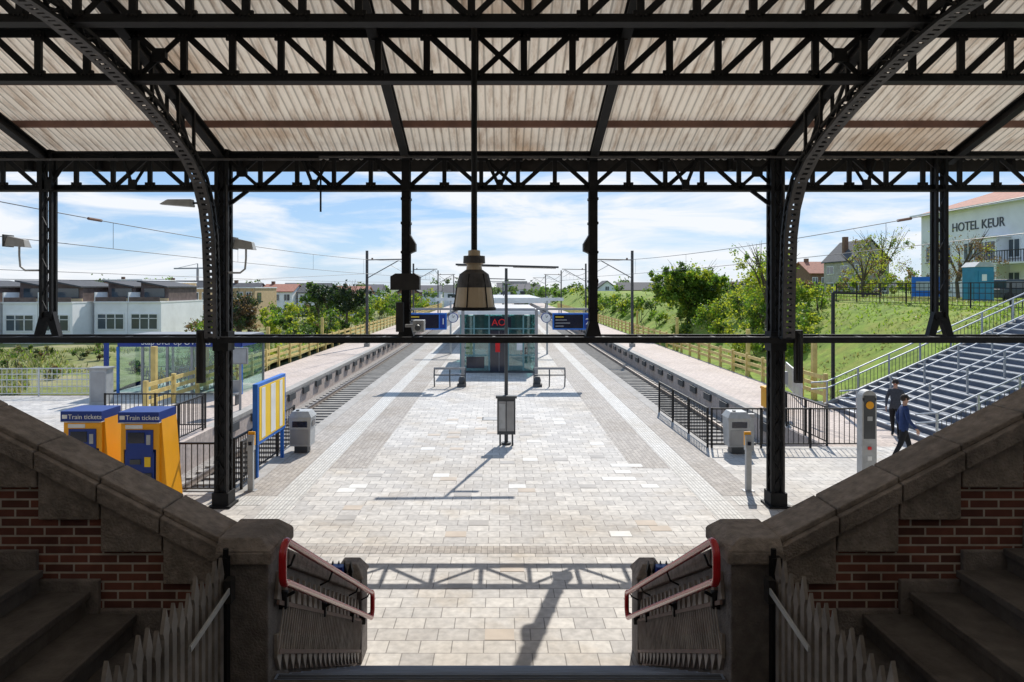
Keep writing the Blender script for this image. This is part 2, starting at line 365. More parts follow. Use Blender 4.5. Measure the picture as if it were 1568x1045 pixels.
def truss(name,y,z0,h,pw,x0,x1,xpan,chord=.12,bar=.085,mode='N'):
    b=B(); yy=y
    b.beam((x0,yy,z0),(x1,yy,z0),.2,.035,IRON); b.beam((x0,yy,z0+.06),(x1,yy,z0+.06),.03,chord,IRON)
    b.beam((x0,yy,z0+h),(x1,yy,z0+h),.2,.035,IRON); b.beam((x0,yy,z0+h-.06),(x1,yy,z0+h-.06),.03,chord,IRON)
    n=int((x1)/pw)
    for sgn in (-1,1):
        for i in range(n+1):
            xa=sgn*(pw*(i+.5)); xb=sgn*(pw*(i+1.5))
            b.box(xa-bar/2,xa+bar/2,yy-.03,yy+.03,z0,z0+h,IRON)
            c0=z0+.05;c1=z0+h-.05
            if (i+1) in xpan:
                b.beam((xa,yy+.02,c1),(xb,yy+.02,c0),.02,bar*.8,IRON,up=(0,0,1)); b.beam((xa,yy-.02,c0),(xb,yy-.02,c1),.02,bar*.8,IRON)
                b.box((xa+xb)/2-.1,(xa+xb)/2+.1,yy-.045,yy+.045,z0+h/2-.1,z0+h/2+.1,IRON)
            elif mode=='N' or i%2==0: b.beam((xa,yy,c0),(xb,yy,c1),.03,bar,IRON)
            else: b.beam((xa,yy,c1),(xb,yy,c0),.03,bar,IRON)
            for zz,sg in ((z0+.1,1),(z0+h-.1,-1)):
                b.box(xa-.1,xa+.1,yy-.022,yy+.022,zz-.07,zz+.07,IRON)
                for q in (-.06,0,.06): b.box(xa+q-.01,xa+q+.01,yy-.05,yy-.022,zz-.01,zz+.01,IRON2)
    a=pw/2
    b.beam((-a,yy+.02,z0+h-.05),(a,yy+.02,z0+.05),.02,bar*.8,IRON); b.beam((-a,yy-.02,z0+.05),(a,yy-.02,z0+h-.05),.02,bar*.8,IRON)
    return b.done(name)
truss('roof_truss',14.1,6.5,.78,.76,-18,18,(7,),.12,.085,'W')
truss('roof_truss',10.45,7.65,.8,.743,-18,18,(7,),.13,.1)
truss('roof_truss',9.0,7.98,.82,.743,-18,18,(7,),.13,.1)
truss('roof_truss',6.2,7.9,.85,.743,-18,18,(7,))
b=B()
for x in (-9.2,-3.8,0,3.8,7.5,-7.5,11.2,-11.2):
    b.beam((x-.25,14.1,7.1),(x,13.95,6.55),.04,.06,IRON); b.beam((x+.25,14.1,7.1),(x,13.95,6.55),.04,.06,IRON); b.box(x-.07,x+.07,13.9,14.0,6.5,6.7,IRON)
b.done('truss_bracket')
for X in (-15,-9.35,-5.7,-1.93,1.93,5.7,9.35,15):
    b=B(); 
    b.beam((X,14.2,rz(14.2)-.09),(X,5.6,rz(5.6)-.09),.16,.03,IRON); b.beam((X,14.2,rz(14.2)-.17),(X,5.6,rz(5.6)-.17),.03,.18,IRON)
    b.beam((X,14.2,rz(14.2)-.26),(X,5.6,rz(5.6)-.26),.16,.03,IRON)
    b.done('roof_rafter')
for s_ in (-1,1):
    b=B(); X=s_*5.7
    cur=[(13.55,3.5),(13.52,4.6),(13.45,5.5),(13.3,6.05),(13.0,6.55),(12.5,6.93),(11.9,7.2),(11.2,7.45),(10.4,7.68),(9.6,7.86),(8.7,8.0),(7.6,8.05),(6.2,8.0),(4,7.6)]
    lattice(b,[(X,y,z) for y,z in cur],.2,.16,.2,.05,lace=.05)
    for i in range(len(cur)-1):
        a,c=V((X,cur[i][0],cur[i][1])),V((X,cur[i+1][0],cur[i+1][1])); nn=(c-a).cross(V((1,0,0))).normalized()*.1
        if nn.y>0 and i<4: nn=-nn
        if i>=4 and nn.z>0: nn=-nn
        for e in (-.085,.085): b.beam(a+nn+V((e,0,0)),c+nn+V((e,0,0)),.07,.012,IRON3,up=nn)
        L=(c-a).length; q=max(2,int(L/.11))
        for j in range(q): 
            m_=a.lerp(c,(j+.5)/q)+nn; d_=(c-a).normalized()*.035; b.beam(m_-d_,m_+d_,.12,.011,IRON3,up=nn)
    for y,z in ((12.5,6.93),(11.9,7.2),(11.0,7.5)): 
        for e in (-.1,.1): b.beam((X+e,y,z),(X+e,y,rz(y)-.15),.05,.05,IRON)
    b.beam((X,12.9,6.65),(X,11.9,rz(11.9)-.2),.05,.05,IRON); b.beam((X,11.9,7.2),(X,11.0,rz(11)-.2),.05,.05,IRON)
    b.done('arched_rib')
for s_ in (-1,1):
    b=B(); X=s_*5.7
    lattice(b,[(X,14.1,.1),(X,14.1,7.3)],.21,.2,.3,.07,m=IRON,lace=.07)
    b.box(X-.035,X+.035,14.0,14.2,.1,7.2,IRON)
    b.box(X-.22,X+.22,13.86,14.34,0,.05,IRON); b.box(X-.17,X+.17,13.92,14.28,.05,.3,IRON)
    b.box(X-.16,X+.16,13.93,14.27,3.2,3.6,IRON)
    for q in (-1,1): b.beam((X+q*.1,14.1,6.2),(X+q*.5,14.1,6.5),.06,.07,IRON)
    b.tube([(X+.12,13.97,.1),(X+.12,13.97,6.6)],.018,IRON3,6)
    b.done('iron_column')
    b=B(); X=-9.32 if s_<0 else 9.08
    lattice(b,[(X,14.1,3.85),(X,14.1,7.3)],.2,.14,.45,.06,lace=.03)
    b.prism([(X-.13,4.0),(X+.13,4.0),(X+.26,3.5),(X+.12,3.5),(X,3.85),(X-.12,3.5),(X-.26,3.5)],'Y',14.03,14.17,IRON)
    b.done('iron_column')
    b=B(); X=s_*1.93
    b.box(X-.085,X+.085,14.02,14.05,3.5,7.3,IRON); b.box(X-.085,X+.085,14.2,14.23,3.5,7.3,IRON); b.box(X-.02,X+.02,14.05,14.2,3.5,7.3,IRON)
    b.prism([(X-.085,3.8),(X+.085,3.8),(X+.16,3.5),(X-.16,3.5)],'Y',14.0,14.25,IRON)
    for z in (4.0,4.6,5.2,5.8,6.3): b.box(X-.1,X+.1,14.0,14.25,z,z+.05,IRON)
    b.prism([(X+s_*-.08,5.6),(X+s_*-.2,5.4),(X+s_*-.2,5.25),(X+s_*-.08,5.2)],'Y',14.0,14.25,IRON2)
    b.done('iron_post')
b=B()
for y in (13.65,14.42): b.box(-18,18,y-.04,y+.04,3.39,3.51,IRON)
i=0;x=-17.6
while x<17.6:
    b.box(x-.03,x+.03,13.69,14.38,3.42,3.48,IRON)
    if i%2: b.beam((x,13.7,3.45),(x+.76,14.38,3.45),.055,.04,IRON)
    else: b.beam((x,14.38,3.45),(x+.76,13.7,3.45),.055,.04,IRON)
    x+=.76;i+=1
b.done('wind_girder')
for s_ in (-1,1):
    b=B(); X=s_*5.95; b.beam((X,13.6,2.6),(X,13.6,3.65),.14,.12,IRON2); b.tube([(X-.02,13.5,2.65),(X-.02,13.5,3.6)],.03,IRON,8); b.done('switch_box')
b=B(); cx=-.38; 
b.tube([(cx,10.2,5.0),(cx,10.2,rz(10.2)-.05)],.045,IRON,10)
b.lathe([(.05,5.06),(.09,5.05),(.09,4.98),(.15,4.96),(.15,4.86),(.11,4.84),(.12,4.76),(.20,4.70),(.25,4.55),(.285,4.30),(.30,4.2),(.31,4.18),(.29,4.18),(.0,4.26)],(cx,10.2,0),TAN,24)
b.lathe([(.125,4.765),(.208,4.705),(.256,4.56),(.262,4.5),(.25,4.5)],(cx,10.2,0),IRON3,24)
for a in range(6):
    an=a*math.pi/3+.2; ca=math.cos(an);sa=math.sin(an)
    b.tube([(cx+.21*ca,10.2+.21*sa,4.70),(cx+.262*ca,10.2+.262*sa,4.5),(cx+.305*ca,10.2+.305*sa,4.2)],.01,IRON,6)
b.lathe([(.16,4.97),(.165,4.86),(.0,4.86)],(cx,10.2,0),IRON3,20); b.lathe([(.30,4.21),(.325,4.2),(.325,4.16),(.295,4.16)],(cx,10.2,0),IRON,24)
b.done('bell_pendant_lamp',smooth=False)
def flood(name,x,y,z,px,d):
    b=B(); b.tube([(px,y,z-.5),(x+d*.12,y,z-.5),(x+d*.02,y,z-.42),(x,y,z-.2),(x,y,z)],.022,LGREY,8)
    b.hexa([(x-.22,y-.14,z),(x+.18,y-.1,z-.03),(x+.18,y+.12,z-.03),(x-.22,y+.14,z),(x-.18,y-.1,z+.2),(x+.14,y-.08,z+.13),(x+.14,y+.08,z+.13),(x-.18,y+.1,z+.2)],LGREY)
    b.box(x-.25,x-.21,y-.15,y+.15,z-.02,z+.23,DGREY); b.done(name,bevel=.01)
flood('floodlight',-9.85,14.0,5.35,-9.45,1); flood('floodlight',-5.2,14.0,5.3,-5.6,-1)
b=B(); b.hexa([(-6.75,13.5,6.15),(-6.1,13.45,6.1),(-6.1,13.7,6.1),(-6.75,13.65,6.15),(-6.6,13.53,6.25),(-6.1,13.5,6.25),(-6.1,13.65,6.25),(-6.6,13.62,6.25)],LGREY); b.beam((-6.1,13.58,6.18),(-5.7,13.9,6.2),.04,.04,IRON); b.done('canopy_lamp',bevel=.02)
b=B(); b.box(-2.18,-1.6,13.6,13.85,4.45,4.72,IRON2); b.prism([(-2.18,4.72),(-1.6,4.72),(-1.7,4.78),(-2.08,4.78)],'Y',13.6,13.85,IRON2); b.beam((-1.93,13.8,4.55),(-1.93,14.1,4.55),.05,.05,IRON); b.done('speaker_box')
b=B(); b.box(-1.72,-1.5,13.5,13.8,3.62,3.85,LGREY); b.tube([(-1.61,13.5,3.73),(-1.61,13.38,3.7)],.06,DGREY,12); b.box(-1.9,-1.72,13.7,13.76,3.7,3.76,GREY); b.box(-2.1,-1.95,13.8,13.95,3.6,4.2,IRON2); b.done('security_camera',bevel=.01)
b=B(); b.tube([(-3.67,14.0,7.1),(-3.67,14.0,6.05)],.02,IRON,6); b.done('hanging_rod')
b=B(); b.tube([(-18,13.6,7.05),(-3.6,13.6,7.05),(-3.6,13.6,7.1),(18,13.6,7.1)],.02,IRON3,6); b.done('electrical_conduit')
# ------------------------------------------------------------------ walls, stairs, landing
for s_ in (-1,1):
    zt=lambda x: 2.64+.515*(abs(x)-2.0)
    b=B()
    poly=[(s_*1.98,0.02),(s_*1.98,zt(1.98)-.2),(s_*7.3,zt(7.3)-.2),(s_*7.3,0.02)]
    b.prism(poly,'Y',5.0,5.27,BRICK)
    x=2.0; seg=.455
    while x<7.2:
        xa,xb=x+.006,x+seg-.006
        pr=[(s_*xa,zt(xa)-.16),(s_*xb,zt(xb)-.16),(s_*xb,zt(xb)-.03),(s_*xa,zt(xa)-.03)]
        b.prism(pr,'Y',4.92,5.35,STONE)
        pr=[(s_*xa,zt(xa)-.031),(s_*xb,zt(xb)-.031),(s_*xb,zt(xb)+.015),(s_*xa,zt(xa)+.015)]
        b.prism(pr,'Y',4.97,5.32,STONE)
        lo=zt(x)-.30
        b.prism([(s_*(xa),lo),(s_*xb,lo),(s_*xb,zt(xb)-.163),(s_*xa,zt(xa)-.163)],'Y',4.965,5.31,STONE)
        sk=1.72+.47*(x-1.95)+.16
        b.box(*sorted((s_*xa,s_*xb)),4.96,5.0,1.2,sk+.04,STONE2)
        x+=seg
    b.done('brick_stair_wall',bevel=.008)
    b=B()
    b.box(*sorted((s_*1.655,s_*1.97)),4.88,5.35,0.0,2.53,STONE2)
    xi,xo=s_*1.62,s_*2.02
    xa,xb=min(xi,xo),max(xi,xo); ta,tb=(xa,xb-.1) if s_<0 else (xa+.1,xb)
    b.hexa([(xa,4.84,2.53),(xb,4.84,2.53),(xb,5.38,2.53),(xa,5.38,2.53),(xa,4.84,2.62),(xb,4.84,2.62),(xb,5.38,2.62),(xa,5.38,2.62)],STONE)
    b.hexa([(xa,4.84,2.621),(xb,4.84,2.621),(xb,5.38,2.621),(xa,5.38,2.621),(ta,4.9,2.70),(tb,4.9,2.70),(tb,5.32,2.70),(ta,5.32,2.70)],STONE)
    b.done('stone_pier',bevel=.012)
    b=B()
    b.prism([(5.39,.02),(8.15,.02),(8.15,.86),(5.39,2.30)],'X',*sorted((s_*1.70,s_*1.95)),STONE2)
    b.prism([(5.39,2.303),(8.15,.863),(8.15,1.0),(5.39,2.44)],'X',*sorted((s_*1.66,s_*1.98)),STONE)
    b.box(*sorted((s_*1.645,s_*1.99)),8.15,8.5,0,1.02,STONE2)
    xa,xb=sorted((s_*1.62,s_*2.01)); 
    b.hexa([(xa,8.12,1.02),(xb,8.12,1.02),(xb,8.53,1.02),(xa,8.53,1.02),(xa+.1,8.22,1.17),(xb-.1,8.22,1.17),(xb-.1,8.43,1.17),(xa+.1,8.43,1.17)],STONE)
    b.done('stone_stair_parapet',bevel=.012)
    b=B()
    for i in range(5):
        x=s_*(1.75+.07*i); b.box(x-.02,x+.02,8.0,8.03,.3,1.16,IRON); b.prism([(x-.03,1.16),(x+.03,1.16),(x,1.29)],'Y',7.99,8.04,IRON)
    b.box(*sorted((s_*1.72,s_*2.1)),8.03,8.05,.9,.95,IRON); b.box(*sorted((s_*1.82,s_*1.95)),7.9,8.0,1.14,1.26,BLUE); b.done('spiked_gate')
    st=lambda y: .165+(7.8-y)*.532
    b=B(); X=s_*1.64
    y=5.0
    while y<7.95:
        z0=max(.02,st(y+.05))+.03
        a=X-.012;c=X+.012
        b.prism([(y,z0+.3),(y,z0+.13),(y+.065,z0-.0),(y+.13,z0+.13),(y+.13,z0+.26)],'X',a,c,PANELT)
        b.prism([(y,z0+.56),(y+.11,z0+.50),(y+.055,z0+.74)],'X',a,c,PANELT)
        y+=.165
    X2=s_*1.668
    b.prism([(5.0,st(5.0)+.05),(7.95,max(.02,st(7.95))+.02),(7.95,st(7.95)+.55),(5.0,st(5.0)+.58)],'X',X2-.006,X2+.006,PANELB)
    y=4.98
    while y<7.9:
        zz=st(y); b.beam((s_*1.62,y,zz+.16),(s_*1.62,y+.16,zz+.46),.01,.012,PANELT); y+=.06
    for dz in (.18,.54): b.beam((s_*1.622,5.0,st(5.0)+dz),(s_*1.622,7.95,st(7.95)+dz),.02,.03,PANELB)
    b.done('folded_lattice_gate')
    b=B(); X=s_*1.545
    def loop():
        P=[];n_=8
        ya,za=4.86,2.66; yb,zb=8.3,.83; h=.3; r=.09
        for i in range(n_+1):
            a=math.pi/2+ (math.pi/2)*i/n_; P.append((X,ya+r+r*math.cos(a),za-r+r*math.sin(a)))
        for i in range(n_+1):
            a=math.pi+(math.pi/2)*i/n_; P.append((X,ya+r+r*math.cos(a),za-h+r+r*math.sin(a)))
        for i in range(n_+1):
            a=-math.pi/2+(math.pi/2)*i/n_; P.append((X,yb-r+r*math.cos(a),zb-h+r+r*math.sin(a)))
        for i in range(n_+1):
            a=(math.pi/2)*i/n_; P.append((X,yb-r+r*math.cos(a),zb-r+r*math.sin(a)))
        return P
    b.tube(loop(),.028,RED,10,closed=True)
    for y in (5.15,6.3,7.5,8.15):
        zz=2.66+(y-4.86)*(-1.83/3.44)
        b.beam((s_*1.545,y,zz-.3),(s_*1.66,y,zz-.36),.02,.02,IRON); b.tube([(X,y,zz-.02),(X+s_*.03,y,zz-.1),(X+s_*.11,y,zz-.14)],.009,IRON,6)
        b.box(*sorted((s_*1.60,s_*1.66)),y-.03,y+.03,zz-.42,zz-.3,IRON)
    o=b.done('handrail',smooth=True)
    b=B(); X=s_*1.93; y=4.72; i=0
    while y>2.3:
        top=2.58+.04*math.sin(i*1.9)-.02*(i%2)
        b.prism([(y-.026,1.70),(y+.026,1.70),(y+.026,top-.12),(y+.04,top-.08),(y,top+.05),(y-.04,top-.08),(y-.026,top-.12)],'X',X-.011,X+.011,PICKET)
        y-=.098; i+=1
    for z in (1.82,2.36): b.box(*sorted((X+s_*.012,X+s_*.03)),2.3,4.78,z,z+.045,IRON2)
    b.box(*sorted((X-s_*.02,X+s_*.05)),4.78,4.84,1.66,2.60,IRON); b.tube([(X,4.81,2.60),(X,4.81,2.66)],.02,IRON)
    b.done('picket_gate')
    b=B(); b.beam((s_*1.86,4.75,2.42),(s_*1.88,4.15,2.30),.01,.04,LGREY); b.box(*sorted((s_*1.85,s_*1.9)),4.70,4.78,2.32,2.48,IRON2); b.done('gate_latch_bar')
    b=B(); 
    for i in range(14):
        xa=1.98+.34*i; xb=xa+.34; z=1.65+.16*(i+1)
        b.box(*sorted((s_*(xa+.002),s_*xb)),1.8,4.955,0.02,z,STEPS)
        b.box(*sorted((s_*(xa-.03),s_*(xa+.002))),1.8,4.954,z-.05,z+.002,STEPS)
    b.done('side_staircase',bevel=.006)
b=B()
for i in range(1,11):
    y=7.8-(i-1)*.31; z=.165*i
    if i<10: b.box(-1.64,1.64,y-.31,y,0.003,z,STEPS)
    b.box(-1.64,1.64,y-.05,y+.02,z-.035,z+.004,NOSE)
    for t_ in range(3): b.box(-1.62,1.62,y-.045+t_*.02,y-.037+t_*.02,z+.004,z+.009,DGREY)
b.box(-1.95,1.95,-5,5.01,0.003,1.65,STEPS)
b.done('main_staircase')
b=B(); b.box(-18,18,-5.4,-5.0,0,9,PLAST); b.box(-2,2,-5,-2,1.65,3.2,STEPS)  # unseen wall behind the camera, added to cut ambient light in the hall
for x in (-6,-3.4,2.4,5): b.box(x,x+1.2,-5.0,-4.9,3.2,5.6,WIN); b.box(x-.1,x+1.3,-4.99,-4.93,3.1,3.2,STONE)
b.done('unseen_back_wall')
# ------------------------------------------------------------------ railings etc
def railing(name,p,q,h=1.1,sp=.12,m=IRON2,post=1.6,z0=.12,pr=.05,bal=.016,mid=False):
    b=B(); p=V(p);q=V(q);d=q-p;L=d.length;d.normalize()
    b.beam(p+V((0,0,h)),q+V((0,0,h)),.05,.04,m); b.beam(p+V((0,0,z0)),q+V((0,0,z0)),.03,.03,m)
    if mid: 
        for f in (.35,.6,.8): b.beam(p+V((0,0,h*f)),q+V((0,0,h*f)),.03,.03,m)
    n=max(1,round(L/post))
    for i in range(n+1):
        c=p.lerp(q,i/n); b.beam(c,c+V((0,0,h+.03)),pr,pr,m)
    if sp:
        n=int(L/sp)
        for i in range(1,n):
            c=p.lerp(q,i/n); b.beam(c+V((0,0,z0)),c+V((0,0,h)),bal,bal,m)
    return b.done(name)
railing('platform_railing',(5.85,19.2,0),(5.75,24.6,0),1.1,.15)
railing('platform_railing',(5.95,19.15,0),(10.1,19.15,0),1.1,.14)
railing('platform_railing',(9.3,19.4,0),(9.3,23.5,0),1.1,.14)
railing('platform_railing',(10.15,19.2,0),(10.9,20.4,0),1.1,.14)
railing('platform_railing',(-5.95,15.3,0),(-5.9,19.6,0),1.1,.13)
railing('platform_railing',(-9.2,14.9,0),(-6.2,14.9,0),1.1,.13)
railing('platform_railing',(-9.35,15.0,0),(-9.35,21.5,0),1.1,.13)
railing('platform_railing',(-12.6,21.8,0),(-9.4,21.8,0),1.1,.13)
railing('white_mesh_fence',(-34,27.6,0),(-16.9,28.3,0),1.15,.2,GALV,2.2,mid=True,bal=.02)
railing('hilltop_fence',(21.3,26,3.55),(20.9,62,3.6),1.15,.35,IRON2,2.4,mid=True)
railing('hilltop_fence',(21.3,26,3.6),(29,24,3.6),1.15,.3,GALV,2.0)
def woodfence(x,y0,y1):
    b=B(); y=y0
    while y<=y1:
        b.box(x-.07,x+.07,y-.07,y+.07,-.3,1.15,EDGEY); y+=2.1
    for z in (.35,.65,.98): b.beam((x-.0,y0,z),(x,y1,z),.045,.15,EDGEY)
    b.done('yellow_timber_fence')
woodfence(-12.7,24.5,150); woodfence(12.65,26.5,150)
b=B()
for (x,y) in ((-12.9,25.5),(-12.9,30),(-12.9,38),(-13,50),(12.9,28),(13.1,36),(13,50),(12.9,64)):
    b.beam((x,y,-.3),(x,y,2.3),.18,.18,EDGEY)
b.done('timber_bollard_posts')
b=B(); n_=22; xs=12.3; run=8.15/n_; YS=(19.2,21.35,23.5,25.65)
for i in range(n_):
    x=xs+run*i; z=3.66/n_*(i+1)
    b.box(x,x+run,19.3,25.6,-.05,z,STAIRB); b.box(x-.02,x+.07,19.3,25.6,z-.03,z+.004,GALV)
for y in (YS[0],YS[3]): b.prism([(xs-.1,-.1),(xs+.3,-.1),(xs+8.2,3.4),(xs+8.2,3.75),(xs-.1,.15)],'Y',y-.08,y+.08,CONC)
b.done('embankment_staircase')
for y in YS:
    b=B(); 
    for h in (.95,.7): b.tube([(xs-.6,y,h-.02),(xs,y,h+.02),(xs+8.15,y,3.66+h),(xs+9,y,3.66+h)],.028,GALV,8)
    i=0
    while i<=7:
        x=xs+8.15*i/7; z=3.66*i/7; b.beam((x,y,z),(x,y,z+.95),.05,.05,GALV); i+=1
    if y in (YS[0],YS[3]):
        for i in range(60):
            x=xs+8.15*i/60; z=3.66*i/60; b.beam((x,y,z+.12),(x,y,z+.7),.014,.014,DGREY)
    b.done('stair_handrail')
railing('stair_guard_railing',(11.6,26.2,0),(12.6,30,0.1),1.1,.15,GALV)
b=B(); b.beam((12.6,25.8,0),(12.6,25.8,4.3),.1,.1,IRON2); b.beam((12.6,25.8,4.3),(14.2,25.6,4.25),.1,.08,IRON2); b.done('street_lamp')
# ------------------------------------------------------------------ furniture
def machine(x0,x1,y):
    b=B(); w=x1-x0
    b.prism([(y,0.0),(y+.75,0.0),(y+.62,1.93),(y+.02,1.93)],'X',x0,x0+.06,ORANGE); b.prism([(y-.02,0),(y+.8,0),(y+.62,1.93),(y-.0,1.93)],'X',x1-.06,x1,ORANGE)
    b.prism([(x1-.003,0),(x1+.16,0),(x1+.02,1.8),(x1-.003,1.8)],'Y',y+.05,y+.7,ORANGE)
    b.prism([(y+.03,0),(y+.7,0),(y+.6,1.9),(y+.05,1.9)],'X',x0+.06,x1-.06,BLUE)
    b.box(x0-.02,x1+.02,y-.06,y+.66,1.76,1.97,BLUE); b.box(x0-.022,x1+.022,y-.063,y+.05,1.745,1.76,WHITE)
    b.box(x0+.06,x1-.06,y-.0,y+.04,1.2,1.72,ORANGE) ; b.box(x0+.12,x1-.12,y-.02,y+.0,1.05,1.6,BLUE); b.box(x0+.16,x0+.5,y-.03,y-.02,1.33,1.55,SCREEN)
    b.box(x1-.25,x1-.17,y-.03,y-.02,1.3,1.5,LGREY); b.box(x0+.1,x1-.1,y-.012,y+.02,.5,1.15,BLUE); b.box(x0+.2,x0+.42,y-.03,y-.012,.9,1.0,DGREY); b.box(x0+.5,x0+.62,y-.03,y-.012,.85,1.05,YEL)
    b.box(x0+.15,x1-.15,y-.05,y-.012,.55,.72,DGREY); b.box(x0+.1,x0+.45,y-.006,y+.0,1.62,1.7,WHITE)
    o=b.done('ticket_machine',bevel=.01)
    text('Train tickets',.135,(x0+.14,y-.068,1.815),0,WHITE,o,ex=.003)
    bb=B(); bb.box(x0+.02,x0+.12,y-.07,y-.063,1.82,1.9,WHITE); e=bb.done('logo'); e.parent=o
machine(-7.72,-6.93,13.9); machine(-8.95,-8.15,14.0)
b=B(); x=-5.75
for y in (16.15,18.05): b.beam((x,y,0),(x,y,2.2),.08,.08,BLUEM)
b.box(x-.06,x+.06,16.05,18.15,.78,2.22,BLUEM); b.box(x+.06,x+.07,16.15,18.05,.86,2.14,YEL)
for (a,c) in ((16.3,16.55),(16.95,17.3),(17.62,17.85)): b.box(x+.07,x+.076,a,c,.9,2.1,WHITE)
b.done('timetable_board',bevel=.004)
railing('low_railing',(-5.75,15.2,0),(-5.75,16.0,0),1.05,.1)
def validator(x,y,top=ORANGE):
    b=B(); b.box(x-.06,x+.06,y-.05,y+.05,0,.95,LGREY); b.hexa([(x-.075,y-.09,.9),(x+.075,y-.09,.9),(x+.075,y+.07,.9),(x-.075,y+.07,.9),(x-.07,y-.02,1.22),(x+.07,y-.02,1.22),(x+.07,y+.06,1.25),(x-.07,y+.06,1.25)],LGREY)
    b.hexa([(x-.076,y+.0,1.0),(x+.076,y+.0,1.0),(x+.076,y+.08,1.0),(x-.076,y+.08,1.0),(x-.076,y+.03,1.3),(x+.076,y+.03,1.3),(x+.076,y+.075,1.3),(x-.076,y+.075,1.3)],top)
    b.box(x-.12,x+.12,y-.1,y+.1,0,.02,GREY); b.box(x-.04,x+.04,y-.075,y-.055,1.02,1.1,SCREEN); b.done('card_reader_post',bevel=.008)
validator(-5.5,15.1); validator(5.5,15.1); validator(-6.15,15.3)
b=B(); x,y=8.55,15.9
b.box(x-.17,x+.17,y-.12,y+.12,0,1.95,LGREY); b.tube([(x,y-.12,1.95),(x,y+.12,1.95)],.17,LGREY,20)
b.box(x-.13,x+.13,y-.135,y-.12,1.0,2.0,DGREY); b.tube([(x,y-.15,1.78),(x,y-.12,1.78)],.09,ORANGE,20); b.box(x-.06,x+.06,y-.145,y-.135,1.42,1.52,LGREY); b.box(x-.04,x+.04,y-.145,y-.12,.75,.82,REDS); b.box(x-.05,x+.05,y-.14,y-.12,.5,.6,WHITE)
b.box(x-.22,x+.22,y-.17,y+.17,0,.04,GREY); b.done('check_in_totem',bevel=.015)
def bin_(x,y):
    b=B(); b.box(x-.18,x+.18,y-.15,y+.15,0,.22,DGREY)
    b.hexa([(x-.27,y-.24,.2),(x+.27,y-.24,.2),(x+.27,y+.24,.2),(x-.27,y+.24,.2),(x-.3,y-.26,.98),(x+.3,y-.26,.98),(x+.3,y+.26,.98),(x-.3,y+.26,.98)],LGREY)
    b.hexa([(x-.32,y-.28,.98),(x+.32,y-.28,.98),(x+.32,y+.28,.98),(x-.32,y+.28,.98),(x-.22,y-.2,1.14),(x+.22,y-.2,1.14),(x+.22,y+.2,1.14),(x-.22,y+.2,1.14)],LGREY)
    b.box(x-.2,x+.2,y-.272,y-.245,.72,.88,SCREEN); b.box(x-.24,x+.24,y-.262,y-.245,.25,.66,GREY); b.box(x+.302,x+.31,y-.15,y+.15,.72,.88,SCREEN); b.tube([(x-.1,y-.1,1.13),(x-.1,y-.1,1.17)],.05,DGREY)
    b.done('litter_bin',bevel=.02)
bin_(-5.4,18.7); bin_(6.45,18.6)
b=B(); b.box(6.9,7.05,18.9,19.0,0,.9,LGREY); b.box(6.88,7.07,18.88,19.02,.9,1.0,GREY); b.done('bollard',bevel=.01)
b=B(); b.beam((9.9,24,0),(9.9,24,2.2),.08,.08,GREY); b.box(9.7,10.1,23.9,24.05,1.1,1.55,GREY); b.box(9.6,9.9,24.1,24.5,.7,1.05,DGREY); b.done('equipment_post')
b=B(); b.box(9.6,10.2,24.6,25.1,.15,.8,ORANGE); b.prism([(24.55,.8),(25.15,.8),(25.05,.9),(24.65,.9)],'X',9.57,10.23,ORANGE); b.box(9.65,9.8,24.7,25,0,.15,DGREY); b.box(10.0,10.15,24.7,25,0,.15,DGREY); b.done('salt_box',bevel=.02)
def tlamp(x,y,cab=False):
    b=B(); b.tube([(x,y,0),(x,y,2.6),(x,y,5.05)],[.055,.05,.04],DGREY,12); b.tube([(x,y,0),(x,y,.06)],.14,DGREY,16)
    b.beam((x-1.45,y,5.16),(x+1.5,y,5.08),.14,.05,DGREY); b.beam((x-1.4,y,5.125),(x-.2,y,5.1),.1,.03,WHITE); b.beam((x+.2,y,5.08),(x+1.42,y,5.05),.1,.03,WHITE)
    b.box(x-.03,x+.6,y-.04,y+.04,4.6,4.68,LGREY)
    b.done('platform_lamp')
    if cab:
        b=B(); b.box(x-.26,x+.26,y-.22,y-.06,.32,1.35,DGREY); b.box(x-.22,x+.22,y-.235,y-.22,.42,1.27,GREY); b.box(x-.3,x+.3,y-.25,y-.04,1.35,1.42,DGREY); b.box(x-.012,x+.012,y-.245,y-.235,.42,1.27,DGREY)
        b.box(x-.2,x-.03,y-.242,y-.235,.5,1.2,LGREY); b.box(x-.2,x-.15,y-.2,y-.1,0,.32,DGREY); b.box(x+.15,x+.2,y-.2,y-.1,0,.32,DGREY); b.done('platform_cabinet',bevel=.01)
tlamp(.19,19.6,True); tlamp(.4,50); tlamp(.4,72); tlamp(.4,96)
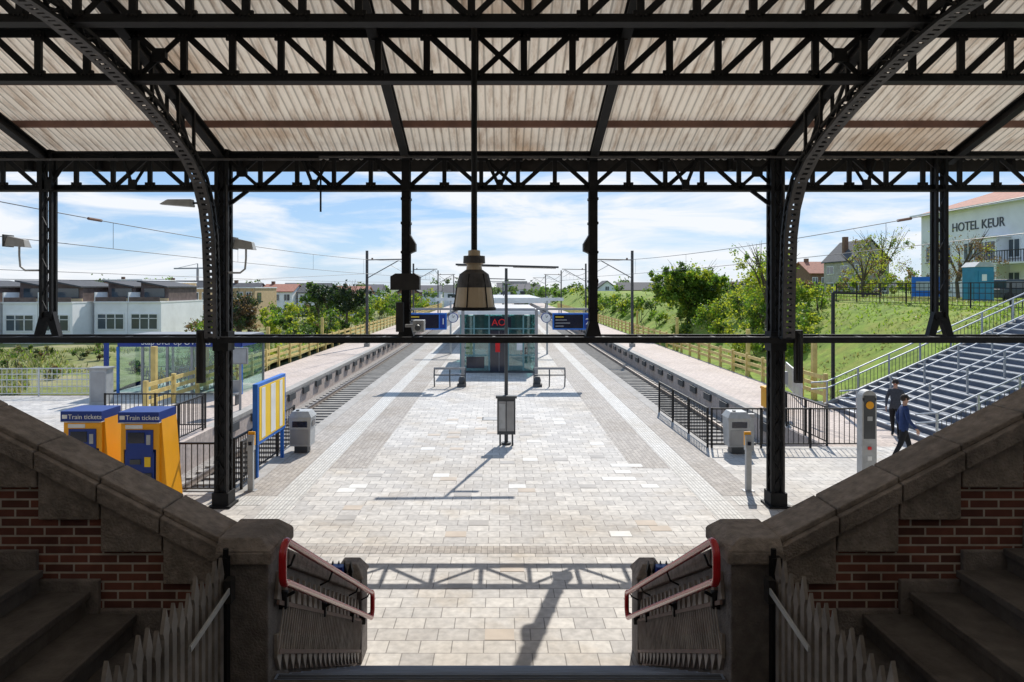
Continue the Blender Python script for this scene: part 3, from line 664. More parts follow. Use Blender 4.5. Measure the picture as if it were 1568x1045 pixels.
for s_ in (-1,1):
    b=B(); x=s_*1.7; y=31.6
    b.beam((x,y,0),(x,y,3.5),.14,.14,GREY); b.beam((x,y,3.5),(s_*4.3,y,3.5),.12,.1,GREY)
    xa,xb=sorted((s_*2.45,s_*4.2))
    b.box(xa,xb,y-.14,y+.14,2.55,3.32,BLUEM); b.box(xa+.06,xb-.35,y-.15,y-.14,2.62,3.25,SCREEN); b.box(xb-.3,xb-.05,y-.15,y-.14,2.62,3.25,BLUE)
    for i in range(4): b.box(xa+.12,xa+.5+.15*(i%3),y-.156,y-.15,3.12-.14*i,3.16-.14*i,GREY if i else YEL)
    for xx in (xa+.3,xb-.3): b.beam((xx,y,3.32),(xx,y,3.48),.04,.04,GREY)
    o=b.done('departure_board',bevel=.01)
    text('1' if s_<0 else '2',.4,(xb-.25,y-.16,2.8),0,WHITE,o)
    b=B(); cx=s_*2.15; b.tube([(cx,y-.1,3.1),(cx,y+.1,3.1)],.23,BLUE,24); b.tube([(cx,y-.12,3.1),(cx,y-.1,3.1)],.2,WHITE,24); b.beam((cx,y-.125,3.1),(cx+.08,y-.125,3.2),.01,.02,DGREY); b.beam((cx,y-.125,3.1),(cx-.03,y-.125,3.26),.01,.015,DGREY); b.beam((cx,y,3.3),(cx,y,3.5),.03,.03,GREY); b.done('station_clock')
    b=B(); 
    xo=s_*1.72; b.box(xo-.2,xo+.2,30.8,31.2,0,.12,CONCD); b.lathe([(.13,.12),(.16,.3),(.1,.45),(0,.45)],(xo,31,0),DGREY,12)
    xa=s_*1.55;xb=s_*2.95
    for (za,ym) in ((.85,30.9),(.55,30.8)): b.tube([(xa,ym,za),(xb,ym,za)],.03,DGREY,8)
    for xx in (xa,(xa+xb)/2,xb): b.tube([(xx,30.9,.85),(xx,30.75,.5),(xx,30.95,0)],.03,DGREY,8)
    b.box(*sorted((xa,xb)),30.75,30.8,.8,.9,GREY)
    b.done('leaning_bench')
b=B(); x0,x1,y0,y1=-2.05,1.98,36,44
b.box(x0-.15,x1+.15,y0-.2,y1+.2,3.08,3.26,WHITE); b.box(x0+.1,x1-.1,y0+.1,y1-.1,3.26,3.4,GREY)
for x in (x0,-1.35,-.55,.45,1.25,x1): b.box(x-.04,x+.04,y0-.04,y0+.04,0,3.08,TEAL)
for y in (38,40,42,44): 
    for x in (x0,x1): b.box(x-.04,x+.04,y-.04,y+.04,0,3.08,TEAL)
for z in (.05,.9,2.3): b.box(x0,x1,y0-.03,y0+.03,z,z+.06,TEAL); b.box(x0-.03,x0+.03,y0,y1,z,z+.06,TEAL); b.box(x1-.03,x1+.03,y0,y1,z,z+.06,TEAL)
b.box(x0+.04,x1-.04,y0-.01,y0+.01,.1,3.05,GLASST); b.box(x0-.01,x0+.01,y0+.05,y1-.05,.1,3.05,GLASST); b.box(x1-.01,x1+.01,y0+.05,y1-.05,.1,3.05,GLASST)
b.box(-.5,.4,y0-.06,y0-.02,.02,2.25,SCREEN); b.box(-.04,-.02,y0-.07,y0-.05,.1,2.2,GREY); b.box(-.5,.6,y0-.1,y0-.04,2.4,2.95,SCREEN)
b.box(x0+.2,x1-.2,y0+2.4,y0+2.6,.0,2.9,LGREY); b.box(x0+.3,-.7,y0+.6,y0+1.4,0,1.1,WHITE); b.box(.7,x1-.3,y0+.6,y0+1.2,0,2.0,LGREY)
b.box(-1.75,-.8,y0-.08,y0-.045,.25,.85,SCREEN); b.box(-.22,.02,y0-.085,y0-.065,1.1,1.6,REDS); b.box(.9,1.2,y0-.08,y0-.045,1.2,1.7,WHITE); b.box(x0+.05,x1-.05,y0-.05,y0-.035,.0,.12,DGREY)
b.box(x0+.25,x0+.6,y0+.55,y0+.6,.9,1.7,YEL); b.box(1.1,1.5,y0+.5,y0+.6,.9,1.5,REDS)
o=b.done('station_kiosk'); text('AOI',.5,(-.42,y0-.11,2.5),0,REDS,o,ex=.02)
b=B(); b.box(-3.6,3.6,50,84,3.45,3.6,LGREY); b.box(-3.7,3.7,49.9,50,3.35,3.7,WHITE)
for y in range(52,84,5): 
    for x in (-1.8,1.8): b.beam((x,y,0),(x,y,3.45),.16,.16,GREY)
b.box(-1.5,1.5,56,60,0,2.5,GLASST); b.done('platform_canopy')
b=B()
for x in (-3.3,3.2): b.beam((x,46,0),(x,46,3.9),.12,.12,LGREY)
b.beam((-4.3,46,3.7),(4.3,46,3.7),.2,.2,WHITE); b.done('sign_gantry')
# ------------------------------------------------------------------ catenary
def mast(s_,y,h=7.3):
    b=B(); x=s_*10.1
    b.beam((x,y,0),(x,y,h),.18,.18,IRON3); b.box(x-.2,x+.2,y-.2,y+.2,0,.25,CONC)
    b.tube([(x,y,h-.7),(x-s_*2.8,y,h-.65)],.045,IRON3,6); b.tube([(x,y,h-2.1),(x-s_*2.4,y,h-.75)],.035,IRON3,6); b.tube([(x-s_*.4,y,h-.7),(x-s_*.4,y,h-.55)],.07,BROWNB,8)
    b.tube([(x-s_*1.8,y,h-1.1),(x-s_*2.7,y,h-1.6)],.02,GREY,6); b.done('catenary_mast')
for y in (52,80,112,150):
    for s_ in (-1,1): mast(s_,y)
for s_ in (-1,1):
    P1=(s_*13.6,17.6,6.85);P2=(s_*7.6,52,6.5)
    b=B()
    def seg(a,c,sag,r,n=14):
        a=V(a);c=V(c);pts=[]
        for i in range(n+1):
            t=i/n;p_=a.lerp(c,t);p_.z-=sag*4*t*(1-t);pts.append(p_)
        b.tube(pts,r,DGREY,5); return pts
    m1=seg(P1,P2,.35,.014); c1=seg((s_*13.6,17.6,5.9),(s_*7.6,52,5.35),.1,.012)
    for i in range(2,14,3): b.beam(m1[i],c1[i],.01,.01,DGREY)
    ys=[52,80,112,150,230]
    for a,c in zip(ys[:-1],ys[1:]):
        m1=seg((s_*7.6,a,6.55),(s_*7.6,c,6.55),.9,.014+.0001*a); c1=seg((s_*7.6,a,5.35),(s_*7.6,c,5.35),.05,.012+.0001*a)
        for i in range(1,14,2): b.beam(m1[i],c1[i],.01,.01,DGREY)
    for t_ in (.12,.3): 
        q=V(P1).lerp(V(P2),t_); q.z-=.35*4*t_*(1-t_); b.tube([q-V((0,.35,0)),q+V((0,.35,0))],.045,BROWNB,8)
    b.done('overhead_wires')
b=B()
b.tube([(-26,24,4.9),(-13,30,4.75),(-9,52,5.6)],.012,DGREY,5); b.tube([(-22,17,5.3),(-12,40,4.9),(-8,80,5.0)],.012,DGREY,5); b.done('overhead_wires')
b=B(); b.beam((-15.9,27.6,0),(-15.9,27.6,2.5),.14,.14,BLUE); b.done('blue_post')
# ------------------------------------------------------------------ bike shelter
b=B(); x0,x1,y0,y1=-16.1,-10.9,28.8,31.5
b.box(x0,x1,y0,y1,2.35,2.45,GREY); b.box(x0,x1,y0-.04,y0,2.0,2.38,BLUE); b.box(x1,x1+.04,y0,y1,2.0,2.38,BLUE)
for i in range(6):
    x=x0+(x1-x0)*i/5; b.box(x-.05,x+.05,y0-.03,y0+.05,0,2.0,BLUEM if i in(0,5) else GREY); b.box(x-.05,x+.05,y1-.05,y1,0,2.35,GREY)
b.box(x0+.05,x1-.05,y0+.0,y0+.012,.1,2.0,GLASS); b.box(x0+.05,x1-.05,y1-.02,y1-.01,.1,2.3,GLASS); b.box(x1-.006,x1+.006,y0+.05,y1,.1,2.0,GLASS)
o=b.done('bicycle_shelter'); text('Stap over op OV-fiets',.33,(x0+1.0,y0-.055,2.09),0,WHITE,o)
def bike(x,y,col,rz_=0):
    b=B(); c=math.cos(rz_);s_=math.sin(rz_)
    def T(p): return (x+p[0]*c-p[1]*s_,y+p[0]*s_+p[1]*c,p[2])
    for wy in (-.53,.53):
        b.tube([T((0,wy+.34*math.cos(a*math.pi/10),.35+.34*math.sin(a*math.pi/10))) for a in range(20)],.016,DGREY,6,closed=True)
        for a in range(6): b.beam(T((0,wy,.35)),T((0,wy+.33*math.cos(a*1.047),.35+.33*math.sin(a*1.047))),.005,.005,GREY)
    for p_,q_ in (((0,.53,.35),(0,.1,.3)),((0,.1,.3),(0,.22,.85)),((0,.1,.3),(0,-.35,.8)),((0,.22,.75),(0,-.37,.85)),((0,.53,.35),(0,.2,.72)),((0,-.53,.35),(0,-.36,1.02))):
        b.tube([T(p_),T(q_)],.018,col,6)
    b.tube([T((-.28,-.25,1.05)),T((-.1,-.36,1.05)),T((.1,-.36,1.05)),T((.28,-.25,1.05))],.014,GREY,6); b.box(*sorted((T((-.08,0,0))[0],T((.08,0,0))[0])),*sorted((T((0,.12,0))[1],T((0,.36,0))[1]+.02)),.85,.92,DGREY); b.done('bicycle')
for i in range(7): bike(-15.4+.62*i,30.2,[BLUE,YEL,DGREY,BLUEM][i%4])
b=B(); b.box(-15.75,-15.1,26.2,26.7,0,1.35,LGREY); b.box(-15.8,-15.05,26.15,26.75,1.35,1.42,GREY); b.box(-15.7,-15.15,26.19,26.2,.1,1.25,GREY); b.done('utility_cabinet',bevel=.01)
b=B(); b.beam((-9.5,25,0),(-9.5,25,2.3),.07,.07,GREY); b.box(-9.8,-9.2,24.9,25.0,1.7,2.3,GREY); b.box(-9.75,-9.25,24.88,24.9,1.75,2.25,LGREY); b.done('platform_sign')
b=B(); b.box(-10.9,-10.0,26,26.5,.4,.46,GREY); b.box(-10.9,-10.0,26.45,26.5,.46,.9,GREY); b.box(-10.85,-10.8,26.05,26.4,0,.4,DGREY); b.box(-10.1,-10.05,26.05,26.4,0,.4,DGREY); b.done('platform_bench')
# ------------------------------------------------------------------ buildings
def wfront(b,xa,xb,y,z0,z1,fm=WHITE,mull=1):
    b.box(xa,xb,y-.06,y-.002,z0,z1,fm); b.box(xa+.08,xb-.08,y-.075,y-.06,z0+.08,z1-.08,WIN)
    for i in range(1,mull+1):
        x=xa+(xb-xa)*i/(mull+1); b.box(x-.035,x+.035,y-.09,y-.075,z0+.08,z1-.08,fm)
    b.box(xa-.05,xb+.05,y-.12,y-.002,z0-.08,z0,fm)
def wside(b,ya,yb,x,s_,z0,z1,fm=WHITE):
    b.box(*sorted((x+s_*.002,x+s_*.06)),ya,yb,z0,z1,fm); b.box(*sorted((x+s_*.06,x+s_*.075)),ya+.08,yb-.08,z0+.08,z1-.08,WIN); ym=(ya+yb)/2; b.box(*sorted((x+s_*.075,x+s_*.09)),ym-.04,ym+.04,z0+.08,z1-.08,fm)
def house(name,x0,x1,y0,y1,z0,ze,zr,ridge,wall,roof,floors=2,cols=3,side=0):
    b=B(); b.box(x0,x1,y0,y1,z0,ze,wall); o=.3
    if ridge=='X':
        ym=(y0+y1)/2; b.prism([(y0-o,ze),(ym,zr),(y1+o,ze),(y1+o,ze+.15),(ym,zr+.18),(y0-o,ze+.15)],'X',x0-o,x1+o,roof); b.prism([(y0,ze-.01),(ym,zr-.02),(y1,ze-.01)],'X',x0+.01,x1-.01,wall)
    else:
        xm=(x0+x1)/2; b.prism([(x0-o,ze),(xm,zr),(x1+o,ze),(x1+o,ze+.15),(xm,zr+.18),(x0-o,ze+.15)],'Y',y0-o,y1+o,roof); b.prism([(x0,ze-.01),(xm,zr-.02),(x1,ze-.01)],'Y',y0+.01,y1-.01,wall)
        wfront(b,xm-.5,xm+.5,y0,ze+.2,ze+1.2)
    fh=(ze-z0)/floors; cw=(x1-x0)/cols
    for f in range(floors):
        for c in range(cols):
            xa=x0+cw*(c+.2); wfront(b,xa,xa+cw*.6,y0,z0+fh*(f+.3),z0+fh*(f+.85))
        if side:
            n=max(1,int((y1-y0)/3))
            for c in range(n):
                ya=y0+(y1-y0)*(c+.25)/n; wside(b,ya,ya+(y1-y0)/n*.5,x1 if side>0 else x0,side,z0+fh*(f+.3),z0+fh*(f+.8))
    b.box(x0+.8,x0+1.4,(y0+y1)/2-.3,(y0+y1)/2+.3,ze,zr+.7,BROWNB)
    return b.done(name)
for g in range(4):
    b=B()
    for u in range(2):
        i=g*2+u
        xb=-35.2-i*3.5-g*.35; xa=xb-3.45; y=71-g*3.0
        b.box(xa,xb,y,y+10,-1.6,2.9,RENDER); b.box(xa-.03,xb+.03,y-.12,y+10,2.9,3.04,WHITE)
        b.box(xa+.35,xb-.35,y-.05,y-.002,.2,1.7,WIN)
        for k_ in range(4): xx=xa+.35+(xb-xa-.7)*k_/3; b.box(xx-.05,xx+.05,y-.09,y-.002,.15,1.75,WHITE)
        b.box(xa+.35,xb-.35,y-.1,y-.002,.1,.2,WHITE); b.box(xa+.35,xb-.35,y-.1,y-.002,1.7,1.8,WHITE); b.box(xa+.35,xb-.35,y-.09,y-.002,1.25,1.32,WHITE)
        b.prism([(xa+.2,3.05),(xb-.3,3.05),(xb-.3,4.5),(xa+.2,5.1)],'Y',y+2.2,y+9,SLATE); b.prism([(xa+.05,5.1),(xb-.15,4.48),(xb-.15,4.62),(xa+.05,5.26)],'Y',y+1.6,y+9.2,ROOFD)
        b.box(xa+.6,xb-.7,y+2.12,y+2.2,3.4,4.4,WIN); b.box(xa+.2,xb-.3,y+2.1,y+2.2,3.05,3.35,BEIGE)
        b.box(xa,xa+.12,y,y+2.2,3.05,4.0,RENDER); b.box(xa+.15,xb-.1,y-.1,y-.05,3.05,3.5,SLATE)
    b.done('white_terraced_houses')
for (xa,xb,y,zt_,m) in ((-46,-42.2,86,5.1,BEIGE),(-42.1,-38.6,87,3.6,BEIGE),(-38.5,-36.2,85,4.3,BEIGE),(-51,-46.1,88,5.4,BROWNB),(-35.9,-33,92,4.4,BEIGE)):
    b=B(); b.box(xa,xb,y,y+9,-1.2,zt_,m); b.box(xa-.1,xb+.1,y-.1,y+9,zt_,zt_+.15,WHITE); b.box(xb,xb+.06,y+1,y+2.4,zt_-2,zt_-.6,WIN)
    for z in (.2,2.4):
        if z+1.6<zt_:
            wfront(b,xa+.5,(xa+xb)/2-.1,y,z,z+1.5); wfront(b,(xa+xb)/2+.3,xb-.4,y,z,z+1.5)
    b.done('beige_apartment_block')
for (x0,w,y,ze,zr,wl,rf,rg) in ((-52,6,128,3.6,5.2,RENDER,ROOFD,'X'),(-45.5,6,130,3.6,5.0,RENDER,ROOFR,'X'),(-39,6,132,3.4,4.9,RENDER,ROOFD,'X'),(-32.5,6,135,3.2,4.6,RENDER,ROOFR,'X'),(-24,5,160,3.3,4.9,BROWNB,ROOFD,'Y'),(-70,9,140,4.0,5.8,BEIGE,ROOFD,'X'),(-86,10,150,4.2,6.2,RENDER,ROOFD,'X'),
    (23,6,165,3.6,6.0,RENDER,ROOFD,'Y'),(-13,6,230,3.2,5.2,BROWNB,ROOFR,'X'),(7,7,235,3.2,5.4,RENDER,ROOFD,'X')):
    house('terraced_house',x0,x0+w,y,y+8,-1.2,ze,zr,rg,wl,rf,2,3)
house('gabled_house',47.5,52.5,92,100,3.3,8.0,10.9,'Y',CONC,ROOFD,2,3,-1)
house('gabled_house',51,57,112,120,3.3,6.7,8.7,'X',BROWNB,ROOFR,1,4)
b=B(); X=41.7
b.box(X,57,44,67.5,3.3,11.5,RENDER)
e=.7; zr=14.6
P=[(X-e,44-e,11.5),(57+e,44-e,11.5),(57+e,67.5+e,11.5),(X-e,67.5+e,11.5)]; r0=(49.3,51,zr); r1=(49.3,60.5,zr)
b.face([P[0],P[1],r0],ROOFR); b.face([P[1],P[2],r1,r0],ROOFR); b.face([P[2],P[3],r1],ROOFR); b.face([P[3],P[0],r0,r1],ROOFR); b.face(P[::-1],WHITE)
b.box(X-e-.05,X-e+.05,44-e,67.5+e,11.42,11.62,WHITE)
for fz in (4.2,6.9,):
    for y in (45.2,47.4,49.6,52.0,54.6,60.0,63.0,65.4):
        b.box(X-.06,X-.002,y,y+1.3,fz,fz+1.6,WHITE); b.box(X-.075,X-.06,y+.1,y+1.2,fz+.1,fz+1.5,WIN); b.box(X-.09,X-.075,y+.61,y+.69,fz+.1,fz+1.5,WHITE); b.box(X-.14,X-.002,y-.05,y+1.35,fz-.1,fz,CONC)
for y in (46,49,64.6): b.box(X-.06,X-.002,y,y+1.2,9.5,10.6,WHITE); b.box(X-.075,X-.06,y+.1,y+1.1,9.6,10.5,WIN)
b.box(X-1.1,X-.003,55.8,58.6,3.3,8.6,RENDER); b.box(X-1.25,X-.003,55.6,58.8,8.6,8.75,WHITE)
for y in (56.0,57.3): 
    for fz in (4.3,6.8): b.box(X-1.13,X-1.1,y,y+1.1,fz,fz+1.5,WIN)
for i in range(40): yy=45+i*.28; b.box(X-2.0,X-1.96,yy,yy+.04,6.5,7.4,IRON2)
b.box(X-2.02,X-1.94,45,56,7.38,7.45,IRON2); b.box(X-2.05,X-.1,45,55.7,6.35,6.5,WHITE)
b.box(50,50.9,52,52.9,12.5,15.6,BROWNB)
o=b.done('hotel_building'); text('HOTEL KEUR',1.12,(X-.03,62.9,9.6),R(-90),DGREY,o,ex=.03)
b=B(); b.beam((40.5,47,3.5),(40.5,47,12.2),.08,.08,IRON2); b.done('flagpole')
b=B(); x,y=28.9,41.5; b.box(x,x+1.15,y,y+1.15,3.6,5.75,CYAN); b.prism([(x-.05,5.75),(x+1.2,5.75),(x+.9,6.05),(x+.25,6.05)],'Y',y-.05,y+1.2,LGREY); b.box(x+.2,x+.95,y-.03,y,3.75,5.5,CYAN); b.box(x+.4,x+.7,y-.04,y-.03,4.9,5.3,WHITE); b.done('portable_toilet',bevel=.02)
b=B(); 
for x in (27.2,29.0): b.beam((x,45,3.5),(x,45,5.3),.08,.08,GREY)
b.box(27.15,29.05,44.93,44.97,3.9,5.2,BLUEM); b.box(27.4,28.6,44.92,44.93,4.3,4.9,LGREY); b.done('banner_sign')
b=B(); b.box(31.5,35,43,44.6,3.85,4.4,DGREY); b.box(32,34.5,43.1,44.5,4.4,4.95,WIN); b.box(32.1,34.4,43.15,44.45,4.95,5.02,DGREY)
for x in (32.1,34.2): b.tube([(x,42.95,3.9),(x,43.2,3.9)],.32,IRON2,16)
b.done('parked_car',bevel=.08)
b=B(); b.beam((-115,260,-1),(-115,260,11.5),.7,.7,GREY); b.beam((-124,260,11.7),(-109,260,11.9),.5,.5,GREY); b.beam((-115,260,11.5),(-115,260,13.6),.3,.3,GREY); b.beam((-115,260,13.6),(-123,260,11.8),.15,.15,GREY); b.done('tower_crane')
# ------------------------------------------------------------------ vegetation
def limbs(b,x,y,z0,h,r,n=5,spread=1.0):
    top=(x+random.uniform(-.1,.1)*h*.3,y,z0+h*.55); b.tube([(x,y,z0-.3),(x+.05*h*random.uniform(-1,1),y,z0+h*.3),top],[r,r*.75,r*.5],BARK,8)
    for i in range(n):
        a=6.28*i/n+random.random(); e=(top[0]+math.cos(a)*spread*.6,top[1]+math.sin(a)*spread*.6,z0+h*random.uniform(.75,.95))
        mid=((top[0]+e[0])/2+random.gauss(0,.1),(top[1]+e[1])/2,(top[2]*.6+e[2]*.4)); b.tube([(x,y,z0+h*random.uniform(.3,.5)),mid,e],[r*.45,r*.3,r*.1],BARK,6)
        for k in range(3):
            f=V(e)+V((random.gauss(0,.3),random.gauss(0,.3),random.uniform(.1,.4)))*spread*.5; b.tube([mid,f],[r*.14,r*.05],BARK,4)
def tree(name,x,y,z0,zc,rx,rz_,n,size,mats,w=None,inner=.35,tr=.16,k=9):
    b=B(); limbs(b,x,y,z0,zc-z0+rz_,tr,7,rx)
    b.clump((x,y,zc),(rx*.8,rx*.8,rz_*.8),n//2,size,mats,w,inner)
    for i in range(k):
        a=random.random()*6.28; e=random.uniform(-.6,.9); q=random.uniform(.45,.72)
        b.clump((x+math.cos(a)*rx*q,y+math.sin(a)*rx*q,zc+e*rz_*.7),(rx*.36,rx*.36,rz_*.34),n//(2*k),size,mats,w,.2)
    return b.done(name,recalc=False)
tree('round_tree',16.6,60,1.5,4.2,3.9,2.5,26000,.24,[L1,L2,L4,L3],[6,3,3,1],.1,k=16)
tree('deciduous_tree',17.2,44,1.8,5.2,2.4,2.3,4200,.16,[L4,L1],[4,2],.4,k=12)
tree('deciduous_tree',19.5,49,2.4,5.4,2.0,1.9,2600,.16,[L4,L1],[3,2],.4)
tree('bare_tree',35.0,52,3.2,6.4,3.0,2.6,3000,.13,[L5,L4],[3,1],.4)
tree('bare_tree',38.0,68,3.2,7.2,3.4,3.4,3400,.15,[L5,L4,L2],[2,2,1],.3)
tree('bare_tree',31,58,3.2,5.6,2.2,2.2,1500,.14,[L5,L4],[2,2],.5)
tree('pine_tree',-15.6,70,-.5,3.4,2.6,1.9,5000,.24,[L6,L3],None,.3)
tree('brown_shrub_tree',-15.2,40,-.2,2.9,1.35,1.7,4200,.15,[L5,L3,L6],[3,2,1],.3)
tree('pine_tree',-19.5,78,-.5,3.6,2.2,1.7,3000,.24,[L6,L3],None,.3)
tree('deciduous_tree',-24,90,-.8,3.4,2.8,2.0,3000,.3,[L2,L3,L1],None,.3)
tree('deciduous_tree',26,95,2.5,5.4,2.6,2.0,3000,.3,[L2,L1],None,.3)
def hedge(name,pts,n,size,mats,w=None):
    b=B()
    for (x,y,z,r) in pts:
        for _ in range(3): b.tube([(x+random.gauss(0,.2),y,z-r-.3),(x+random.gauss(0,.5)*r,y+random.gauss(0,.3),z+r*.3)],[.04,.015],BARK,5)
        b.clump((x,y,z),(r*1.15,r*1.15,r*.9),n,size,mats,w,.25)
    b.done(name,recalc=False)
random.seed(3)
hp=[]
for i in range(34):
    x=14.2+random.uniform(0,5.2); y=37+i*.95; r=random.uniform(.85,1.5); hp.append((x,y,hr(x,y)+r*.75,r))
hedge('shrubs',hp,900,.17,[L1,L4,L2,L3],[4,4,3,1])
hedge('shrubs',[(14+random.uniform(0,6),70+i*2.4,1.6+random.random(),random.uniform(1.2,2)) for i in range(22)],500,.3,[L1,L4,L2,L3])
hedge('shrubs',[(-13.9-random.uniform(0,4),36+i*2.2,.5+.4*random.random(),random.uniform(.7,1.2)) for i in range(20)],700,.18,[L2,L4,L3,L1],[3,2,2,2])
hedge('shrubs',[(-15-random.uniform(0,14),58+i*1.9,.7+.9*random.random(),random.uniform(1.1,1.9)) for i in range(32)],480,.28,[L2,L4,L3,L5,L1],[3,3,2,1,2])
hedge('dune_shrubs',[(x,y,hl2(x,y)+.2,random.uniform(.35,.65)) for x,y in [(-18-random.uniform(0,16),32+random.uniform(0,12)) for _ in range(22)]],260,.13,[L2,L5,L3,G2],[3,2,2,2])
hedge('hilltop_shrubs',[(23+random.uniform(0,12),56+i*2.5,4.2+random.random()*.6,random.uniform(.8,1.5)) for i in range(16)],450,.22,[L2,L5,L4,L1])
hedge('hilltop_shrubs',[(44+i*2.2,84+random.random()*3,4.6+random.random()*.8,random.uniform(1.4,2.0)) for i in range(7)],500,.3,[L2,L5,L4,L1])
b=B()
for i in range(260):
    x=random.uniform(-230,230); y=random.uniform(165,300); r=random.uniform(2.5,4.4); z=-1+r*random.uniform(.9,1.3)
    b.clump((x,y,z),(r*1.3,r,r),150,.9,[LD,L2,L1,LD],None,.2)
b.done('distant_treeline',recalc=False)
b=B()
for i in range(80):
    s_=random.choice((-1,1)); y=random.uniform(98,160); x=s_*random.uniform(15,100) if s_>0 else -random.uniform(15,30) if i%3 else -random.uniform(52,100); r=random.uniform(1.4,2.6); z=(-1 if x<0 else 1.0)+r*random.uniform(.9,1.3)
    b.clump((x,y,z),(r*1.2,r,r),240,.42,[LD,L2,L1,L4],None,.2)
b.done('distant_trees',recalc=False)
b=B()
for i in range(30):
    x=random.uniform(-160,160); y=random.uniform(170,260); w=random.uniform(6,11); z=random.uniform(3,4.8)
    m=random.choice((RENDER,BROWNB,BEIGE,RENDER)); b.box(x,x+w,y,y+8,-1.2,z,m); b.prism([(y-.3,z),(y+4,z+2.0),(y+8.3,z)],'X',x-.3,x+w+.3,random.choice((ROOFR,ROOFD,ROOFD,ROOFG)))
    for c in range(3): b.box(x+w*(.1+.3*c),x+w*(.28+.3*c),y-.05,y-.002,z-1.8,z-.5,WIN)
b.done('distant_town_houses')
# ------------------------------------------------------------------ people
SKIN=mat('skin',(.50,.30,.22),.6,.05); HAIR=mat('dark_hair',(.03,.02,.015),.7,.2); NAVY=mat('navy_jacket',(.018,.04,.13),.8,.2,20); TROU=mat('black_trousers',(.012,.012,.015),.85,.2,20); GREYJ=mat('grey_jacket',(.06,.065,.08),.85,.2,20); SHOE=mat('shoes',(.02,.018,.018),.5,.1)
def person(name,loc,rot,jacket,st=.22,H=1.75):
    vs=[];es=[];rs=[]
    def v(p,r,par=None):
        vs.append(p);rs.append(r)
        if par is not None: es.append((par,len(vs)-1))
        return len(vs)-1
    pel=v((0,0,.95),.135); sp=v((0,-.01,1.1),.125,pel); ch=v((0,-.02,1.28),.15,sp); nb=v((0,-.02,1.44),.075,ch); nk=v((0,-.03,1.51),.052,nb)
    h1=v((0,-.05,1.575),.07,nk); h2=v((0,-.045,1.65),.082,h1); h3=v((0,-.035,1.72),.06,h2)
    for s_ in (-1,1):
        sh=v((s_*.16,-.02,1.40),.07,ch); el=v((s_*.235,.02+s_*.07,1.14),.05,sh); wr=v((s_*.23,-.10+s_*.12,.94),.03,el); pa=v((s_*.23,-.13+s_*.13,.875),.03,wr)
        for i in range(4):
            o=(i-1.5)*.019; L=[.062,.075,.07,.055][i]
            f1=v((s_*.23,-.13+s_*.13+o,.835),.0095,pa); f2=v((s_*.225,-.14+s_*.13+o,.835-L*.55),.0085,f1); v((s_*.215,-.142+s_*.13+o,.835-L),.007,f2)
        t1=v((s_*.22,-.165+s_*.13,.875),.011,pa); v((s_*.215,-.18+s_*.13,.84),.009,t1)
        hp=v((s_*.09,0,.88),.105,pel); fw=-s_*st
        kn=v((s_*.095,fw*.55-.03,.5),.068,hp); an=v((s_*.095,fw*1.0+(.06 if fw>0 else -.0),.1 if fw<0 else .13),.043,kn)
        tb=v((s_*.1,fw-.08,.045),.04,an); v((s_*.105,fw-.17+(.03 if fw>0 else 0),.035),.03,tb)
    me=bpy.data.meshes.new('b'); me.from_pydata(vs,es,[]); o=bpy.data.objects.new('tmp',me); sc.collection.objects.link(o)
    md=o.modifiers.new('s','SKIN'); md.use_smooth_shade=True
    sv=me.skin_vertices[0].data
    for i,r in enumerate(rs): sv[i].radius=(r,r*.8 if i in(0,1,2) else r)
    sv[0].use_root=True
    o.modifiers.new('ss','SUBSURF').levels=2
    dg=bpy.context.evaluated_depsgraph_get(); dg.update()
    m2=bpy.data.meshes.new_from_object(o.evaluated_get(dg)); bpy.data.objects.remove(o)
    for m in (SKIN,HAIR,jacket,TROU,SHOE): m2.materials.append(m)
    for f in m2.polygons:
        c=f.center
        if c.z>1.47: k=0
        elif c.z<.09: k=4
        elif abs(c.x)>.18 and c.z<.93: k=0
        elif c.z>.85 or (abs(c.x)>.2): k=2
        else: k=3
        f.material_index=k; f.use_smooth=True
    body=bpy.data.objects.new(name,m2); sc.collection.objects.link(body)
    hb=B()
    for i in range(9):
        for j in range(16):
            def q(i,j):
                a=math.pi*i/9*.62; t=2*math.pi*j/16; back=1+ .25*max(0,math.sin(t))
                return (.09*math.sin(a*back if a*back<2.4 else 2.4)*math.cos(t),-.03+.1*math.sin(a*back)*math.sin(t)*1.05,1.655+.105*math.cos(a*back))
            hb.face([q(i,j),q(i+1,j),q(i+1,j+1),q(i,j+1)],HAIR)
    e=hb.done('hair',smooth=True); e.parent=body
    fb=B(); fb.lathe([(.0,.0),(.014,-.02),(.018,-.04),(0,-.045)],(0,-.135,1.655),SKIN,8)
    for s_ in (-1,1):
        fb.lathe([(0,.01),(.009,0),(0,-.01)],(s_*.03,-.122,1.655),HAIR,8); fb.lathe([(0,.03),(.014,.01),(.012,-.02),(0,-.03)],(s_*.084,-.04,1.64),SKIN,8)
    fb.box(-.025,.025,-.122,-.115,1.587,1.595,REDS); e=fb.done('face_features',smooth=True); e.parent=body
    body.location=loc; body.rotation_euler=(0,0,rot); body.scale=(H/1.75,)*3
    return body
person('walking_person',(10.35,17.5,0),R(75),NAVY,.22,1.76)
person('walking_person',(11.95,20.6,0),R(-35),GREYJ,.2,1.74)
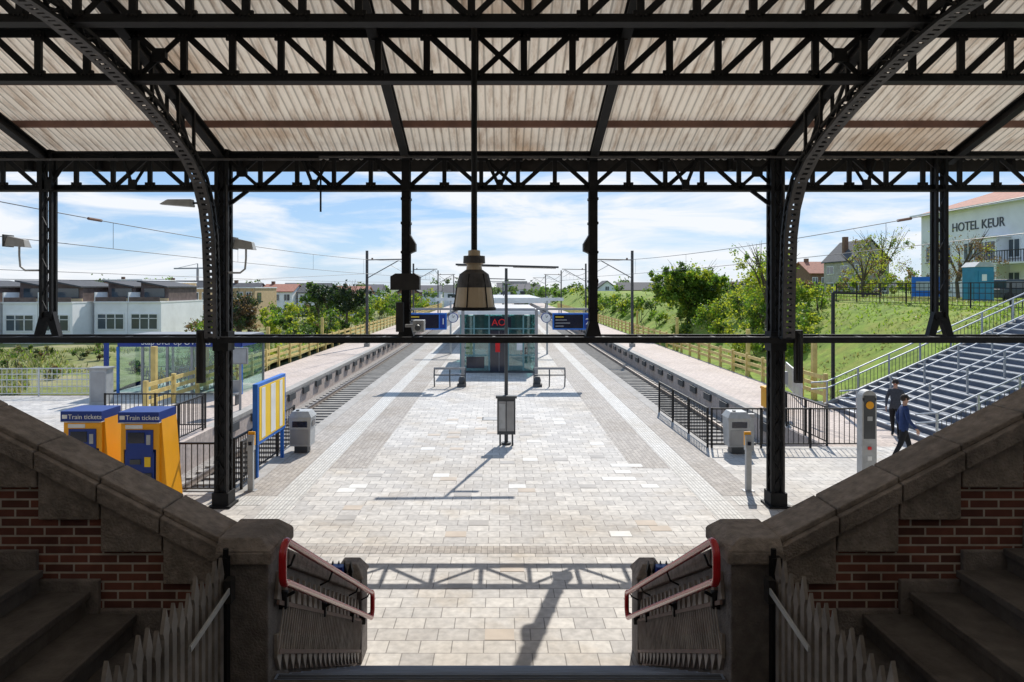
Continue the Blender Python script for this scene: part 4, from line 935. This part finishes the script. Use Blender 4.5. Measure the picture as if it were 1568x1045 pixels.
# ------------------------------------------------------------------ light, sky, camera
d=V((-1.38,-5.0,-5.1)).normalized()
sun=bpy.data.lights.new('sun','SUN'); sun.energy=5.0; sun.angle=R(.5); sun.color=(1,.95,.87)
so=bpy.data.objects.new('sun',sun); sc.collection.objects.link(so); so.rotation_euler=d.to_track_quat('-Z','Y').to_euler(); so.location=(10,30,40)
w=bpy.data.worlds.new('World'); sc.world=w; w.use_nodes=True; nt=w.node_tree;n=nt.nodes;l=nt.links
bg=n['Background']; bg.inputs[1].default_value=.125
sk=n.new('ShaderNodeTexSky'); sk.sky_type='NISHITA'; sk.sun_disc=False; sk.sun_elevation=R(44.5); sk.sun_rotation=R(15.4); sk.air_density=1.0; sk.dust_density=.1; sk.ozone_density=3.0
hz=n.new('ShaderNodeMix'); hz.data_type='RGBA'; hz.inputs[0].default_value=.65; l.new(sk.outputs[0],hz.inputs[6]); hz.inputs[7].default_value=(2.7,4.4,7.2,1)
tc=n.new('ShaderNodeTexCoord'); mp=n.new('ShaderNodeMapping'); mp.inputs['Scale'].default_value=(1.6,1.6,8.0); l.new(tc.outputs['Generated'],mp.inputs[0])
no=n.new('ShaderNodeTexNoise'); no.inputs['Scale'].default_value=2.9; no.inputs['Detail'].default_value=11; no.inputs['Roughness'].default_value=.58; no.inputs['Distortion'].default_value=.5; l.new(mp.outputs[0],no.inputs['Vector'])
se=n.new('ShaderNodeSeparateXYZ'); l.new(tc.outputs['Generated'],se.inputs[0])
el=n.new('ShaderNodeMapRange'); el.inputs[1].default_value=0; el.inputs[2].default_value=.22; el.inputs[3].default_value=.12; el.inputs[4].default_value=-.03; l.new(se.outputs[2],el.inputs[0])
ad=n.new('ShaderNodeMath'); ad.operation='ADD'; l.new(no.outputs['Fac'],ad.inputs[0]); l.new(el.outputs[0],ad.inputs[1])
mr=n.new('ShaderNodeMapRange'); mr.inputs[1].default_value=.47; mr.inputs[2].default_value=.66; mr.inputs[4].default_value=.95; l.new(ad.outputs[0],mr.inputs[0])
mx=n.new('ShaderNodeMix'); mx.data_type='RGBA'; l.new(mr.outputs[0],mx.inputs[0]); l.new(hz.outputs[2],mx.inputs[6]); mx.inputs[7].default_value=(7.6,7.8,8.1,1)
l.new(mx.outputs[2],bg.inputs[0])
cam=bpy.data.cameras.new('camera'); co=bpy.data.objects.new('camera',cam); sc.collection.objects.link(co)
co.location=(0,0,4.5); co.rotation_euler=(R(90),0,0); cam.lens=24; cam.sensor_width=36; cam.shift_x=.0121; cam.shift_y=-.0523; cam.clip_end=5000; cam.clip_start=.05
sc.camera=co
sc.view_settings.view_transform='Standard'; sc.view_settings.look='None'; sc.view_settings.exposure=0
